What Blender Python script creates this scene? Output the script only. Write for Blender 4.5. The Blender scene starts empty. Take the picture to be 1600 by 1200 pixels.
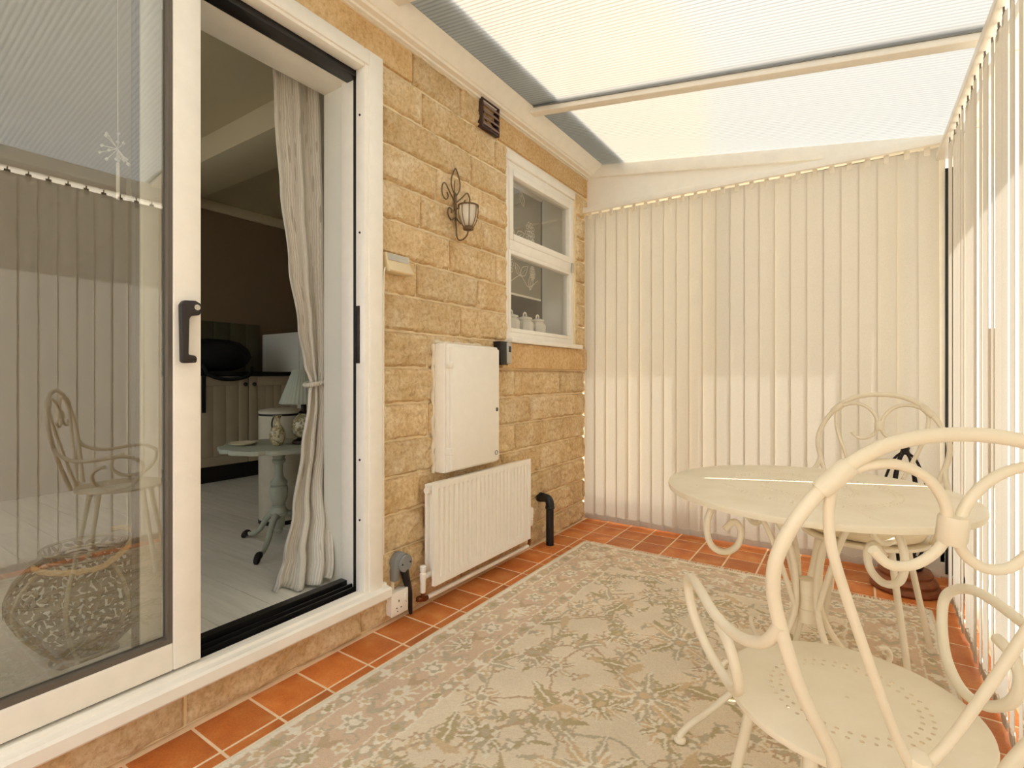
import bpy, bmesh, math, random
import numpy as np
from mathutils import Vector, Matrix, noise as mnoise
sc = bpy.context.scene
col = sc.collection
R = math.radians
PI = math.pi
random.seed(7)

# ------------------------------------------------------------------ camera, sky, sun, exposure
cam_d = bpy.data.cameras.new('camera')
cam_d.sensor_width = 36.0
cam_d.lens = 795.0 / 1600 * 36
cam_d.shift_y = -12.0 / 1600
cam_d.clip_start = 0.02
cam = bpy.data.objects.new('camera', cam_d)
col.objects.link(cam)
cam.location = (1.575, 0.0, 1.0)
cam.rotation_euler = (R(90), 0, R(33.889))
sc.camera = cam

world = bpy.data.worlds.new('hazy_sky')
sc.world = world
world.use_nodes = True
wb = world.node_tree.nodes['Background']
wb.inputs['Color'].default_value = (0.92, 0.96, 1.0, 1)
wb.inputs['Strength'].default_value = 1.35

SUN_EL, SUN_AZ = R(47), math.atan2(0.38, 0.925)      # from the right-hand garden side and beyond the end wall
sun_d = bpy.data.lights.new('sun', 'SUN')
sun_d.energy = 7.5
sun_d.angle = R(0.6)
sun_d.color = (1.0, 0.965, 0.92)
sun = bpy.data.objects.new('sun', sun_d)
col.objects.link(sun)
to_sun = Vector((math.cos(SUN_EL) * math.cos(SUN_AZ), math.cos(SUN_EL) * math.sin(SUN_AZ), math.sin(SUN_EL)))
sun.rotation_euler = to_sun.to_track_quat('Z', 'Y').to_euler()
sun.location = (6, 6, 8)

sc.view_settings.view_transform = 'Standard'
sc.view_settings.look = 'None'
sc.view_settings.gamma = 1.0
sc.view_settings.use_curve_mapping = False
sc.view_settings.exposure = 1.02
sc.cycles.max_bounces = 16
sc.cycles.diffuse_bounces = 8
sc.cycles.transparent_max_bounces = 24
sc.cycles.sample_clamp_indirect = 8.0

# ------------------------------------------------------------------ materials
def srgb(r, g, b):
    f = lambda c: (c / 255 / 12.92) if c / 255 <= 0.04045 else ((c / 255 + 0.055) / 1.055) ** 2.4
    return (f(r), f(g), f(b), 1)

class NT:
    def __init__(s, name):
        s.m = bpy.data.materials.new(name); s.m.use_nodes = True
        s.t = s.m.node_tree; s.t.nodes.clear()
        s.out = s.n('ShaderNodeOutputMaterial')
    def n(s, kind, **kw):
        nd = s.t.nodes.new(kind)
        for k, v in kw.items(): setattr(nd, k, v)
        return nd
    def l(s, a, b): s.t.links.new(a, b)
    def coord(s, scale=(1, 1, 1), kind='Object'):
        tc = s.n('ShaderNodeTexCoord'); mp = s.n('ShaderNodeMapping')
        mp.inputs['Scale'].default_value = scale
        s.l(tc.outputs[kind], mp.inputs['Vector']); return mp.outputs['Vector']
    def noise(s, vec, scale, detail=4, rough=0.6):
        n = s.n('ShaderNodeTexNoise'); n.inputs['Scale'].default_value = scale
        n.inputs['Detail'].default_value = detail; n.inputs['Roughness'].default_value = rough
        if vec: s.l(vec, n.inputs['Vector'])
        return n.outputs['Fac']
    def ramp(s, fac, stops):
        r = s.n('ShaderNodeValToRGB'); e = r.color_ramp.elements
        while len(e) < len(stops): e.new(0.5)
        for i, (p, c) in enumerate(stops): e[i].position = p; e[i].color = c
        s.l(fac, r.inputs['Fac']); return r.outputs['Color']
    def mix(s, fac, a, b, mode='MIX'):
        m = s.n('ShaderNodeMix', data_type='RGBA', blend_type=mode)
        for sock, v in ((m.inputs['Factor'], fac), (m.inputs['A'], a), (m.inputs['B'], b)):
            if isinstance(v, (int, float)): sock.default_value = v
            elif isinstance(v, tuple): sock.default_value = v
            else: s.l(v, sock)
        return m.outputs['Result']
    def math(s, op, a, b=0.0):
        m = s.n('ShaderNodeMath', operation=op)
        for i, v in enumerate((a, b)):
            if isinstance(v, (int, float)): m.inputs[i].default_value = v
            else: s.l(v, m.inputs[i])
        return m.outputs[0]
    def bump(s, h, strength=0.3, dist=0.005):
        b = s.n('ShaderNodeBump'); b.inputs['Strength'].default_value = strength
        b.inputs['Distance'].default_value = dist; s.l(h, b.inputs['Height']); return b.outputs['Normal']
    def bsdf(s, colr, rough=0.5, metal=0.0, normal=None, spec=0.5):
        p = s.n('ShaderNodeBsdfPrincipled')
        if isinstance(colr, tuple): p.inputs['Base Color'].default_value = colr
        else: s.l(colr, p.inputs['Base Color'])
        if isinstance(rough, (int, float)): p.inputs['Roughness'].default_value = rough
        else: s.l(rough, p.inputs['Roughness'])
        p.inputs['Metallic'].default_value = metal
        p.inputs['Specular IOR Level'].default_value = spec
        if normal: s.l(normal, p.inputs['Normal'])
        return p.outputs[0]
    def done(s, sh):
        s.l(sh, s.out.inputs['Surface']); return s.m

def plain(name, c, rough=0.5, metal=0.0, var=0.06, scale=20, bump=0.0, bscale=60, spec=0.5):
    t = NT(name); v = t.coord(); n = t.noise(v, scale)
    d = tuple(max(0, x * (1 - var)) for x in c[:3]) + (1,)
    e = tuple(min(1, x * (1 + var)) for x in c[:3]) + (1,)
    cc = t.ramp(n, [(0.3, d), (0.7, e)])
    nm = t.bump(t.noise(v, bscale, 6), bump, 0.004) if bump else None
    return t.done(t.bsdf(cc, rough, metal, nm, spec))

M = {}
M['pvc'] = plain('white_upvc', srgb(243, 239, 229), 0.32, var=0.03)
M['pvc_dull'] = plain('white_upvc_panel', srgb(240, 236, 226), 0.5, var=0.02)
M['paint'] = plain('white_enamel', srgb(244, 240, 230), 0.28, var=0.02)
M['sill_paint'] = plain('gloss_painted_timber', srgb(243, 239, 229), 0.35, var=0.04, scale=9, bump=0.08, bscale=40)
M['plaster'] = plain('white_plaster', srgb(222, 221, 211), 0.8, var=0.03, scale=3)
M['kitchen_wall'] = plain('tan_kitchen_paint', srgb(124, 106, 80), 0.85, var=0.04, scale=3)
M['kitchen_ceiling'] = plain('cream_ceiling_paint', srgb(196, 186, 158), 0.85, var=0.02, scale=3)
M['black'] = plain('black_plastic', srgb(22, 20, 20), 0.4)
M['black_rub'] = plain('black_rubber', srgb(14, 13, 13), 0.55)
M['fabric_black'] = plain('black_canvas', srgb(16, 16, 17), 0.9, bump=0.3, bscale=300)
M['handle'] = plain('dark_brown_lacquer', srgb(48, 42, 40), 0.42, metal=0.3)
M['brown_vent'] = plain('brown_vent_plastic', srgb(58, 38, 36), 0.4)
M['vent_slat'] = plain('faded_brown_plastic', srgb(158, 134, 126), 0.45)
M['gasket'] = plain('dark_grey_gasket', srgb(96, 88, 78), 0.5)
M['grey'] = plain('grey_plastic', srgb(132, 134, 134), 0.5)
M['silver'] = plain('brushed_silver', srgb(190, 188, 182), 0.35, metal=0.7)
M['chrome'] = plain('chrome', srgb(205, 203, 198), 0.15, metal=1.0)
M['copper'] = plain('tarnished_copper', srgb(122, 70, 40), 0.4, metal=0.8, var=0.25, scale=60)
M['iron'] = plain('bronze_wire', srgb(112, 92, 66), 0.5, metal=0.5, var=0.2, scale=60)
M['black_iron'] = plain('black_wrought_iron', srgb(34, 26, 24), 0.5, metal=0.4, var=0.3, scale=50, bump=0.2, bscale=200)
M['sensor'] = plain('beige_plastic', srgb(224, 206, 166), 0.45)
M['sensor_lid'] = plain('pale_grey_window', srgb(186, 184, 174), 0.4)
M['sage'] = plain('sage_chalk_paint', srgb(166, 173, 158), 0.55, var=0.08, scale=14)
M['shade'] = plain('sage_pleated_silk', srgb(172, 180, 166), 0.8, var=0.06)
M['bin'] = plain('cream_enamel', srgb(196, 190, 172), 0.35)
M['ceramic'] = plain('white_glazed_ceramic', srgb(226, 222, 208), 0.18)
M['dish'] = plain('cream_glazed_ceramic', srgb(222, 214, 188), 0.18)
M['unit'] = plain('taupe_cabinet_paint', srgb(172, 160, 138), 0.5, var=0.03)
M['worktop'] = plain('black_laminate', srgb(20, 19, 18), 0.3)
M['splash'] = plain('dark_olive_tile', srgb(84, 80, 60), 0.35, var=0.1, scale=8)
M['silicone'] = plain('cream_sealant', srgb(226, 214, 190), 0.6)
M['bead'] = plain('white_bead_chain', srgb(232, 224, 206), 0.4)
M['foliage'] = plain('garden_leaf', srgb(70, 92, 42), 0.6, var=0.3, scale=6)
M['bark'] = plain('garden_bark', srgb(80, 62, 46), 0.8, var=0.2)
def flash_mat():
    t = NT('grey_grp_flashing'); d = t.n('ShaderNodeBsdfDiffuse'); a = t.n('ShaderNodeBsdfTranslucent')
    n = t.ramp(t.noise(t.coord(), 12), [(.3, srgb(196, 196, 192)), (.7, srgb(214, 214, 210))]); t.l(n, d.inputs['Color']); t.l(n, a.inputs['Color'])
    m = t.n('ShaderNodeMixShader'); m.inputs[0].default_value = .55; t.l(d.outputs[0], m.inputs[1]); t.l(a.outputs[0], m.inputs[2])
    return t.done(m.outputs[0])
M['lead'] = flash_mat()
M['rope'] = plain('jute_rope', srgb(206, 180, 134), 0.9, var=0.15, scale=150, bump=0.4, bscale=300)
M['lantern_rib'] = plain('pale_pewter', srgb(150, 142, 120), 0.4, metal=0.4, var=0.15, scale=40)
M['lantern'] = plain('antique_pewter', srgb(104, 95, 76), 0.45, metal=0.45, var=0.25, scale=40)
M['tassel'] = plain('cream_pull', srgb(236, 230, 214), 0.4)
M['base_wood'] = plain('turned_terracotta_wood', srgb(128, 70, 36), 0.5, var=0.3, scale=18)
M['dark_wood'] = plain('dark_turned_wood', srgb(44, 28, 20), 0.35)
M['cushion'] = plain('cream_cotton', srgb(226, 212, 182), 0.9, var=0.04, bump=0.2, bscale=400)

def metal_cream():
    t = NT('worn_cream_paint'); v = t.coord()
    n = t.noise(v, 9, 5); k = t.noise(v, 34, 6, 0.7)
    base = t.ramp(n, [(0.3, srgb(228, 217, 192)), (0.7, srgb(238, 229, 208))])
    worn = t.ramp(k, [(0.72, (0, 0, 0, 1)), (0.78, (1, 1, 1, 1))])
    c = t.mix(worn, base, srgb(186, 164, 128))
    return t.done(t.bsdf(c, 0.42, 0, t.bump(t.noise(v, 120, 4), 0.12, 0.002)))
M['cream'] = metal_cream()

def stone_mat(name, a, b, c, bump=0.55):
    t = NT(name); v = t.coord()
    oi = t.n('ShaderNodeObjectInfo')
    ad = t.n('ShaderNodeVectorMath', operation='ADD'); t.l(v, ad.inputs[0])
    cx = t.n('ShaderNodeCombineXYZ'); t.l(t.math('MULTIPLY', oi.outputs['Random'], 40.0), cx.inputs[0]); t.l(cx.outputs[0], ad.inputs[1])
    v = ad.outputs[0]
    n1 = t.noise(v, 5, 6, 0.65); n2 = t.noise(v, 60, 6, 0.7); n3 = t.noise(v, 220, 4, 0.7)
    colr = t.ramp(n1, [(0.32, a), (0.5, b), (0.68, c)])
    sp = t.ramp(n2, [(0.34, srgb(194, 160, 114)), (0.50, srgb(240, 228, 208)), (0.62, (1, 1, 1, 1))])
    colr = t.mix(0.6, colr, sp, 'MULTIPLY')
    hs = t.n('ShaderNodeHueSaturation'); t.l(colr, hs.inputs['Color'])
    t.l(t.math('ADD', t.math('MULTIPLY', oi.outputs['Random'], 0.14), 0.96), hs.inputs['Value'])
    h = t.math('ADD', t.math('MULTIPLY', n2, 1.0), t.math('MULTIPLY', n3, 0.35))
    return t.done(t.bsdf(hs.outputs[0], 0.92, 0, t.bump(h, bump, 0.007), 0.2))
M['stone'] = stone_mat('pitched_sandstone', srgb(217, 189, 143), srgb(231, 208, 168), srgb(242, 226, 195), 1.0)
M['stone_flat'] = stone_mat('sawn_sandstone', srgb(212, 180, 132), srgb(220, 190, 144), srgb(228, 202, 160), 0.12)
M['mortar'] = plain('sandy_mortar', srgb(238, 220, 184), 0.95, var=0.10, scale=12, bump=0.5, bscale=120, spec=0.1)

def tile_mat():
    t = NT('terracotta_quarry_tile'); v = t.coord()
    oi = t.n('ShaderNodeObjectInfo')
    ad = t.n('ShaderNodeVectorMath', operation='ADD'); t.l(v, ad.inputs[0])
    cx = t.n('ShaderNodeCombineXYZ'); t.l(t.math('MULTIPLY', oi.outputs['Random'], 70.0), cx.inputs[0]); t.l(cx.outputs[0], ad.inputs[1])
    n1 = t.noise(ad.outputs[0], 9, 5, 0.6); n2 = t.noise(ad.outputs[0], 160, 4, 0.7)
    c = t.ramp(n1, [(0.28, srgb(196, 106, 48)), (0.5, srgb(214, 128, 62)), (0.72, srgb(228, 158, 92))])
    c = t.mix(0.3, c, t.ramp(n2, [(0.3, srgb(150, 110, 80)), (0.6, (1, 1, 1, 1))]), 'MULTIPLY')
    hs = t.n('ShaderNodeHueSaturation'); t.l(c, hs.inputs['Color'])
    t.l(t.math('ADD', t.math('MULTIPLY', oi.outputs['Random'], 0.3), 0.82), hs.inputs['Value'])
    return t.done(t.bsdf(hs.outputs[0], 0.45, 0, t.bump(n2, 0.15, 0.003)))
M['tile'] = tile_mat()
M['grout'] = plain('pale_grout', srgb(240, 216, 182), 0.9, var=0.06, scale=30)

def slat_mat():
    t = NT('cream_blind_fabric'); v = t.coord((1, 1, 1))
    n = t.noise(v, 300, 3)
    c = t.ramp(n, [(0.3, srgb(208, 202, 189)), (0.7, srgb(219, 213, 201))])
    d = t.n('ShaderNodeBsdfDiffuse'); tr = t.n('ShaderNodeBsdfTranslucent')
    t.l(c, d.inputs['Color']); t.l(c, tr.inputs['Color'])
    mx = t.n('ShaderNodeMixShader'); mx.inputs[0].default_value = 0.14
    t.l(d.outputs[0], mx.inputs[1]); t.l(tr.outputs[0], mx.inputs[2])
    return t.done(mx.outputs[0])
M['slat'] = slat_mat()

def glass_mat(name, k, tint=(1, 1, 1, 1)):
    t = NT(name)
    tr = t.n('ShaderNodeBsdfTransparent'); tr.inputs['Color'].default_value = tint
    gl = t.n('ShaderNodeBsdfGlossy'); gl.inputs['Roughness'].default_value = 0.0
    fr = t.n('ShaderNodeFresnel'); fr.inputs['IOR'].default_value = 1.52
    geo = t.n('ShaderNodeNewGeometry')                 # reflect at the outer faces only: the pane is a thin sheet
    f = t.math('MINIMUM', t.math('MULTIPLY', fr.outputs[0], k), 1.0)
    f = t.math('MULTIPLY', f, t.math('SUBTRACT', 1.0, geo.outputs['Backfacing']))
    mx = t.n('ShaderNodeMixShader'); t.l(f, mx.inputs[0])
    t.l(tr.outputs[0], mx.inputs[1]); t.l(gl.outputs[0], mx.inputs[2])
    return t.done(mx.outputs[0])
M['glass'] = glass_mat('clear_glass', 1.0)
M['door_glass'] = glass_mat('coated_door_glass', 6.8, (0.95, 0.96, 0.93, 1))
M['window_glass'] = glass_mat('reflective_window_glass', 2.0)

def poly_mat():
    t = NT('ribbed_polycarbonate'); v = t.coord((1, 1, 1))
    w = t.n('ShaderNodeTexWave', wave_type='BANDS', bands_direction='Y', wave_profile='SIN')
    w.inputs['Scale'].default_value = 16.0; w.inputs['Distortion'].default_value = 0.2; w.inputs['Detail'].default_value = 1
    t.l(v, w.inputs['Vector'])
    nm = t.bump(w.outputs['Fac'], 0.35, 0.004)
    c = t.ramp(w.outputs['Fac'], [(0.0, srgb(172, 171, 168)), (0.35, srgb(192, 191, 187)), (1.0, srgb(198, 197, 193))])
    a = t.n('ShaderNodeBsdfTranslucent'); t.l(c, a.inputs['Color']); t.l(nm, a.inputs['Normal'])
    b = t.n('ShaderNodeBsdfRefraction'); b.inputs['IOR'].default_value = 1.05; b.inputs['Roughness'].default_value = 0.45
    t.l(c, b.inputs['Color']); t.l(nm, b.inputs['Normal'])
    g = t.n('ShaderNodeBsdfGlossy'); g.inputs['Roughness'].default_value = 0.2; t.l(nm, g.inputs['Normal'])
    m1 = t.n('ShaderNodeMixShader'); m1.inputs[0].default_value = 0.62
    t.l(a.outputs[0], m1.inputs[1]); t.l(b.outputs[0], m1.inputs[2])
    m2 = t.n('ShaderNodeMixShader'); m2.inputs[0].default_value = 0.06
    t.l(m1.outputs[0], m2.inputs[1]); t.l(g.outputs[0], m2.inputs[2])
    return t.done(m2.outputs[0])
M['poly'] = poly_mat()

def curtain_mat():
    t = NT('silver_leaf_curtain'); v = t.coord((1, 1, 1), 'UV')
    w = t.n('ShaderNodeTexWave', wave_type='BANDS', bands_direction='X'); w.inputs['Scale'].default_value = 11
    w.inputs['Distortion'].default_value = 5.0; w.inputs['Detail'].default_value = 2; w.inputs['Detail Scale'].default_value = 1.2
    t.l(v, w.inputs['Vector'])
    c = t.ramp(w.outputs['Fac'], [(0.25, srgb(206, 201, 190)), (0.8, srgb(228, 224, 215))])
    vo = t.n('ShaderNodeTexVoronoi'); vo.inputs['Scale'].default_value = 7.5
    mp = t.n('ShaderNodeMapping'); mp.inputs['Rotation'].default_value = (0, 0, 0.6); mp.inputs['Scale'].default_value = (1.9, 0.8, 1)
    t.l(v, mp.inputs['Vector']); t.l(mp.outputs[0], vo.inputs['Vector'])
    leaf = t.ramp(vo.outputs['Distance'], [(0.20, (1, 1, 1, 1)), (0.24, (0, 0, 0, 1))])
    c = t.mix(leaf, c, srgb(188, 182, 170))
    return t.done(t.bsdf(c, 0.6, 0, t.bump(w.outputs['Fac'], 0.3, 0.003)))
M['curtain'] = curtain_mat()

def plank_mat():
    t = NT('limed_oak_plank'); v = t.coord((1.2, 14, 1))
    oi = t.n('ShaderNodeObjectInfo')
    n = t.noise(v, 3, 6)
    c = t.ramp(n, [(0.3, srgb(222, 220, 210)), (0.7, srgb(240, 238, 229))])
    hs = t.n('ShaderNodeHueSaturation'); t.l(c, hs.inputs['Color'])
    t.l(t.math('ADD', t.math('MULTIPLY', oi.outputs['Random'], 0.10), 0.92), hs.inputs['Value'])
    return t.done(t.bsdf(hs.outputs[0], 0.5))
M['plank'] = plank_mat()

def floral_ceramic():
    t = NT('floral_ceramic'); v = t.coord()
    n = t.noise(v, 38, 3)
    c = t.ramp(n, [(0.44, srgb(206, 198, 170)), (0.52, srgb(120, 112, 78)), (0.58, srgb(176, 160, 118)), (0.64, srgb(206, 198, 170))])
    return t.done(t.bsdf(c, 0.2))
M['floral'] = floral_ceramic()
M['garden_ground'] = plain('pale_paving', srgb(196, 186, 166), 0.9, var=0.12, scale=1.5)
M['fence'] = plain('weathered_fence', srgb(112, 92, 70), 0.85, var=0.2, scale=4)

# ------------------------------------------------------------------ mesh helpers
def catmull(pts, n=8, closed=False):
    P = [Vector(p) for p in pts]
    out = []
    m = len(P)
    rng = range(m) if closed else range(m - 1)
    for i in rng:
        if closed:
            a, b, c, d = P[(i - 1) % m], P[i], P[(i + 1) % m], P[(i + 2) % m]
        else:
            a, b, c, d = P[max(i - 1, 0)], P[i], P[i + 1], P[min(i + 2, m - 1)]
        for k in range(n):
            t = k / n
            out.append(0.5 * ((2 * b) + (c - a) * t + (2 * a - 5 * b + 4 * c - d) * t * t + (3 * b - a - 3 * c + d) * t ** 3))
    if not closed: out.append(P[-1])
    return out

class G:
    def __init__(s): s.v = []; s.f = []
    def add(s, vs, fs):
        o = len(s.v); s.v += [tuple(p) for p in vs]; s.f += [tuple(i + o for i in f) for f in fs]; return s
    def box(s, x0, x1, y0, y1, z0, z1, mat=None):
        vs = [Vector(p) for p in ((x0, y0, z0), (x1, y0, z0), (x1, y1, z0), (x0, y1, z0), (x0, y0, z1), (x1, y0, z1), (x1, y1, z1), (x0, y1, z1))]
        if mat: vs = [mat @ p for p in vs]
        return s.add(vs, [(3, 2, 1, 0), (4, 5, 6, 7), (0, 1, 5, 4), (1, 2, 6, 5), (2, 3, 7, 6), (3, 0, 4, 7)])
    def tube(s, pts, r, n=10, closed=False):
        P = [Vector(p) for p in pts]; m = len(P)
        rr = r if isinstance(r, (list, tuple)) else [r] * m
        vs = []; up = None
        for i in range(m):
            a = P[(i - 1) % m] if (closed or i > 0) else P[i]
            b = P[(i + 1) % m] if (closed or i < m - 1) else P[i]
            t = (b - a)
            t = t.normalized() if t.length > 1e-9 else Vector((0, 0, 1))
            if up is None:
                up = Vector((0, 0, 1)) if abs(t.z) < 0.9 else Vector((1, 0, 0))
            u = up - t * up.dot(t)
            u = u.normalized() if u.length > 1e-6 else t.orthogonal().normalized()
            w = t.cross(u); up = u
            for k in range(n):
                q = 2 * PI * k / n
                vs.append(P[i] + (u * math.cos(q) + w * math.sin(q)) * rr[i])
        fs = []
        for i in range(m if closed else m - 1):
            for k in range(n):
                a = i * n + k; b = i * n + (k + 1) % n
                c = ((i + 1) % m) * n + (k + 1) % n; d = ((i + 1) % m) * n + k
                fs.append((a, b, c, d))
        if not closed:
            fs.append(tuple(range(n - 1, -1, -1))); fs.append(tuple(range((m - 1) * n, m * n)))
        return s.add(vs, fs)
    def lathe(s, prof, c=(0, 0, 0), seg=28, a0=0.0, wob=None):
        vs = []; m = len(prof)
        for r, z in prof:
            for k in range(seg):
                q = a0 + 2 * PI * k / seg
                rr = r * (wob(q, z) if wob else 1)
                vs.append((c[0] + rr * math.cos(q), c[1] + rr * math.sin(q), c[2] + z))
        fs = []
        for i in range(m - 1):
            for k in range(seg):
                fs.append((i * seg + k, i * seg + (k + 1) % seg, (i + 1) * seg + (k + 1) % seg, (i + 1) * seg + k))
        fs.append(tuple(range(seg - 1, -1, -1))); fs.append(tuple(range((m - 1) * seg, m * seg)))
        return s.add(vs, fs)
    def prism_y(s, poly, y0, y1):          # (x, z) outline swept along y
        n = len(poly)
        vs = [(x, y0, z) for x, z in poly] + [(x, y1, z) for x, z in poly]
        fs = [(i, (i + 1) % n, n + (i + 1) % n, n + i) for i in range(n)]
        return s.add(vs, fs + [tuple(range(n - 1, -1, -1)), tuple(range(n, 2 * n))])
    def prism_z(s, poly, z0, z1):
        n = len(poly)
        vs = [(x, y, z0) for x, y in poly] + [(x, y, z1) for x, y in poly]
        fs = [(i, (i + 1) % n, n + (i + 1) % n, n + i) for i in range(n)]
        return s.add(vs, fs + [tuple(range(n - 1, -1, -1)), tuple(range(n, 2 * n))])
    def prism_x(s, poly, x0, x1):          # (y, z) outline swept along x
        n = len(poly)
        vs = [(x0, y, z) for y, z in poly] + [(x1, y, z) for y, z in poly]
        fs = [(i, (i + 1) % n, n + (i + 1) % n, n + i) for i in range(n)]
        return s.add(vs, fs + [tuple(range(n - 1, -1, -1)), tuple(range(n, 2 * n))])
    def mesh(s, name, bevel=0.0, smooth=None):
        me = bpy.data.meshes.new(name)
        bm = bmesh.new()
        bv = [bm.verts.new(p) for p in s.v]
        for f in s.f:
            try: bm.faces.new([bv[i] for i in f])
            except ValueError: pass
        bmesh.ops.recalc_face_normals(bm, faces=bm.faces)
        if bevel:
            ed = [e for e in bm.edges if len(e.link_faces) == 2 and e.calc_face_angle(0) > 0.6]
            bmesh.ops.bevel(bm, geom=ed, offset=bevel, segments=2, affect='EDGES', profile=0.5, clamp_overlap=True)
        bm.to_mesh(me); bm.free()
        if smooth is not None or bevel:
            me.shade_smooth(); me.set_sharp_from_angle(angle=R(smooth if smooth else 40))
        return me
    def build(s, name, mat, parent=None, bevel=0.0, smooth=None, label=None):
        return put(name, s.mesh(name, bevel, smooth), mat, parent, label)

def put(name, me, mat, parent=None, label=None):
    if mat is not None and len(me.materials) == 0: me.materials.append(M[mat] if isinstance(mat, str) else mat)
    o = bpy.data.objects.new(name, me); col.objects.link(o)
    if parent is not None: o.parent = parent
    if label: o['label'] = label
    return o

def tag(o, label, cat=None, group=None, kind=None):
    o['label'] = label
    if cat: o['category'] = cat
    if group: o['group'] = group
    if kind: o['kind'] = kind
    return o
def empty(name, loc=(0, 0, 0), rz=0.0):
    o = bpy.data.objects.new(name, None); col.objects.link(o)
    o.empty_display_size = 0.1
    o.location = loc; o.rotation_euler = (0, 0, rz); return o
def structure(o, label=None):
    o['kind'] = 'structure'
    if label: o['label'] = label
    return o
def copy_tree(o, parent=None):
    c = o.copy(); col.objects.link(c); c.parent = parent
    for ch in [x for x in bpy.data.objects if x.parent == o]: copy_tree(ch, c)
    return c
def box_obj(name, mat, b, parent=None, bevel=0.002, label=None):
    return G().box(*b).build(name, mat, parent, bevel=bevel, label=label)

# ------------------------------------------------------------------ the conservatory floor
YN, YF, XR = -1.25, 3.31, 1.99
floor = G().box(-0.02, XR + 0.06, YN - 0.05, YF + 0.06, -0.12, -0.0015).build('floor', 'grout')
structure(floor, 'terracotta tiled floor with pale grout')
S = 0.1645
tile_meshes = {}
def tile(x0, x1, y0, y1):
    key = (round(x1 - x0, 4), round(y1 - y0, 4))
    if key not in tile_meshes:
        w, d = key
        me = G().box(0.0042, w - 0.0042, 0.0042, d - 0.0042, -0.012, 0.0).mesh('tile', bevel=0.0015)
        me.materials.append(M['tile']); tile_meshes[key] = me
    o = bpy.data.objects.new('tile', tile_meshes[key]); col.objects.link(o); o.parent = floor
    o.location = (x0, y0, 0)
xs = [0.012] + [0.176 + S * k for k in range(12)]; xs[-1] = 1.985
ys = [-1.116 + S * k for k in range(-1, 27)] + [3.30]
ys = [y for y in ys if y < 3.305]
for i in range(len(xs) - 1):
    for j in range(len(ys) - 1):
        hidden = xs[i] > 0.25 and xs[i + 1] < 1.83 and ys[j] > 0.34 and ys[j + 1] < 2.76
        if hidden or ys[j + 1] - ys[j] < 0.03 or xs[i + 1] - xs[i] < 0.03: continue
        tile(xs[i], xs[i + 1], ys[j], ys[j + 1])

# ------------------------------------------------------------------ stone wall of the house
wl = G()
DY0, DY1, DZ0, DZ1 = -1.10, 1.385, 0.128, 2.255      # door opening
WY0, WY1, WZ0, WZ1 = 2.30, 3.13, 1.185, 2.262        # window opening
IN = -0.25
wl.box(IN, -0.009, YN, DY1, 0, DZ0); wl.box(IN, -0.009, YN, DY1, DZ1, 5.0)
wl.box(IN, -0.009, YN - 1.5, DY0, 0, 5.0)
wl.box(IN, -0.009, DY1, WY0, 0, 5.0)
wl.box(IN, -0.009, WY0, WY1, 0, WZ0); wl.box(IN, -0.009, WY0, WY1, WZ1, 5.0)
wl.box(IN, -0.009, WY1, 7.0, 0, 5.0)
wall_left = wl.build('wall_left', 'mortar'); structure(wall_left, 'coursed sandstone house wall with pale mortar')

def stone(y0, y1, z0, z1, mat='stone', rough=1.0, gap=0.0045, flat=False):
    y0 += gap; y1 -= gap; z0 += gap; z1 -= gap
    L, H = y1 - y0, z1 - z0
    if L < 0.008: return
    nu = max(2, min(50, int(L / 0.0105))); nv = max(2, min(14, int(H / 0.0105)))
    if flat: nu, nv = max(2, int(L / 0.15)), 2
    off = Vector((random.uniform(0, 90), random.uniform(0, 90), random.uniform(0, 90)))
    tilt = random.uniform(-0.003, 0.003)
    vs, fs = [], []
    for j in range(nv + 1):
        for i in range(nu + 1):
            u, v = i / nu, j / nv
            y, z = y0 + L * u, z0 + H * v
            if flat: x = 0.004
            else:
                ed = min(u * L, (1 - u) * L, v * H, (1 - v) * H)
                dome = min(1.0, ed / 0.011)
                n = mnoise.fractal(Vector((y * 20, z * 26, 0)) + off, 0.55, 2.2, 5)
                n2 = mnoise.noise(Vector((y * 6, z * 8, 3)) + off)
                rdg = abs(mnoise.noise(Vector((y * 11 + z * 6, z * 15, 7)) + off))
                x = -0.007 + dome * (0.015 + 0.010 * n * rough + 0.007 * n2 * rough - 0.012 * max(0, 0.25 - rdg) * rough + tilt * (u - 0.5) * 2)
                if 0 < i < nu and 0 < j < nv:
                    y += 0.004 * mnoise.noise(Vector((y * 40, z * 40, 9)) + off)
                elif rough > 0 and 0 < i < nu:
                    z += (0.007 if j == 0 else 0.003) * mnoise.noise(Vector((y * 24, z * 3, 5)) + off)
            vs.append((x, y, z))
    W = nu + 1
    for j in range(nv):
        for i in range(nu):
            fs.append((j * W + i, j * W + i + 1, (j + 1) * W + i + 1, (j + 1) * W + i))
    ring = [i for i in range(W)] + [j * W + nu for j in range(1, nv + 1)] + [nv * W + i for i in range(nu - 1, -1, -1)] + [j * W for j in range(nv - 1, 0, -1)]
    o = len(vs)
    vs += [(-0.03, vs[k][1], vs[k][2]) for k in ring]
    n = len(ring)
    for k in range(n):
        fs.append((ring[(k + 1) % n], ring[k], o + k, o + (k + 1) % n))
    g = G(); g.add(vs, fs)
    ob = g.build('stone', mat, wall_left, smooth=55)
    return ob
Z = lambda k: 0.126 + 0.152 * k
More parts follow.
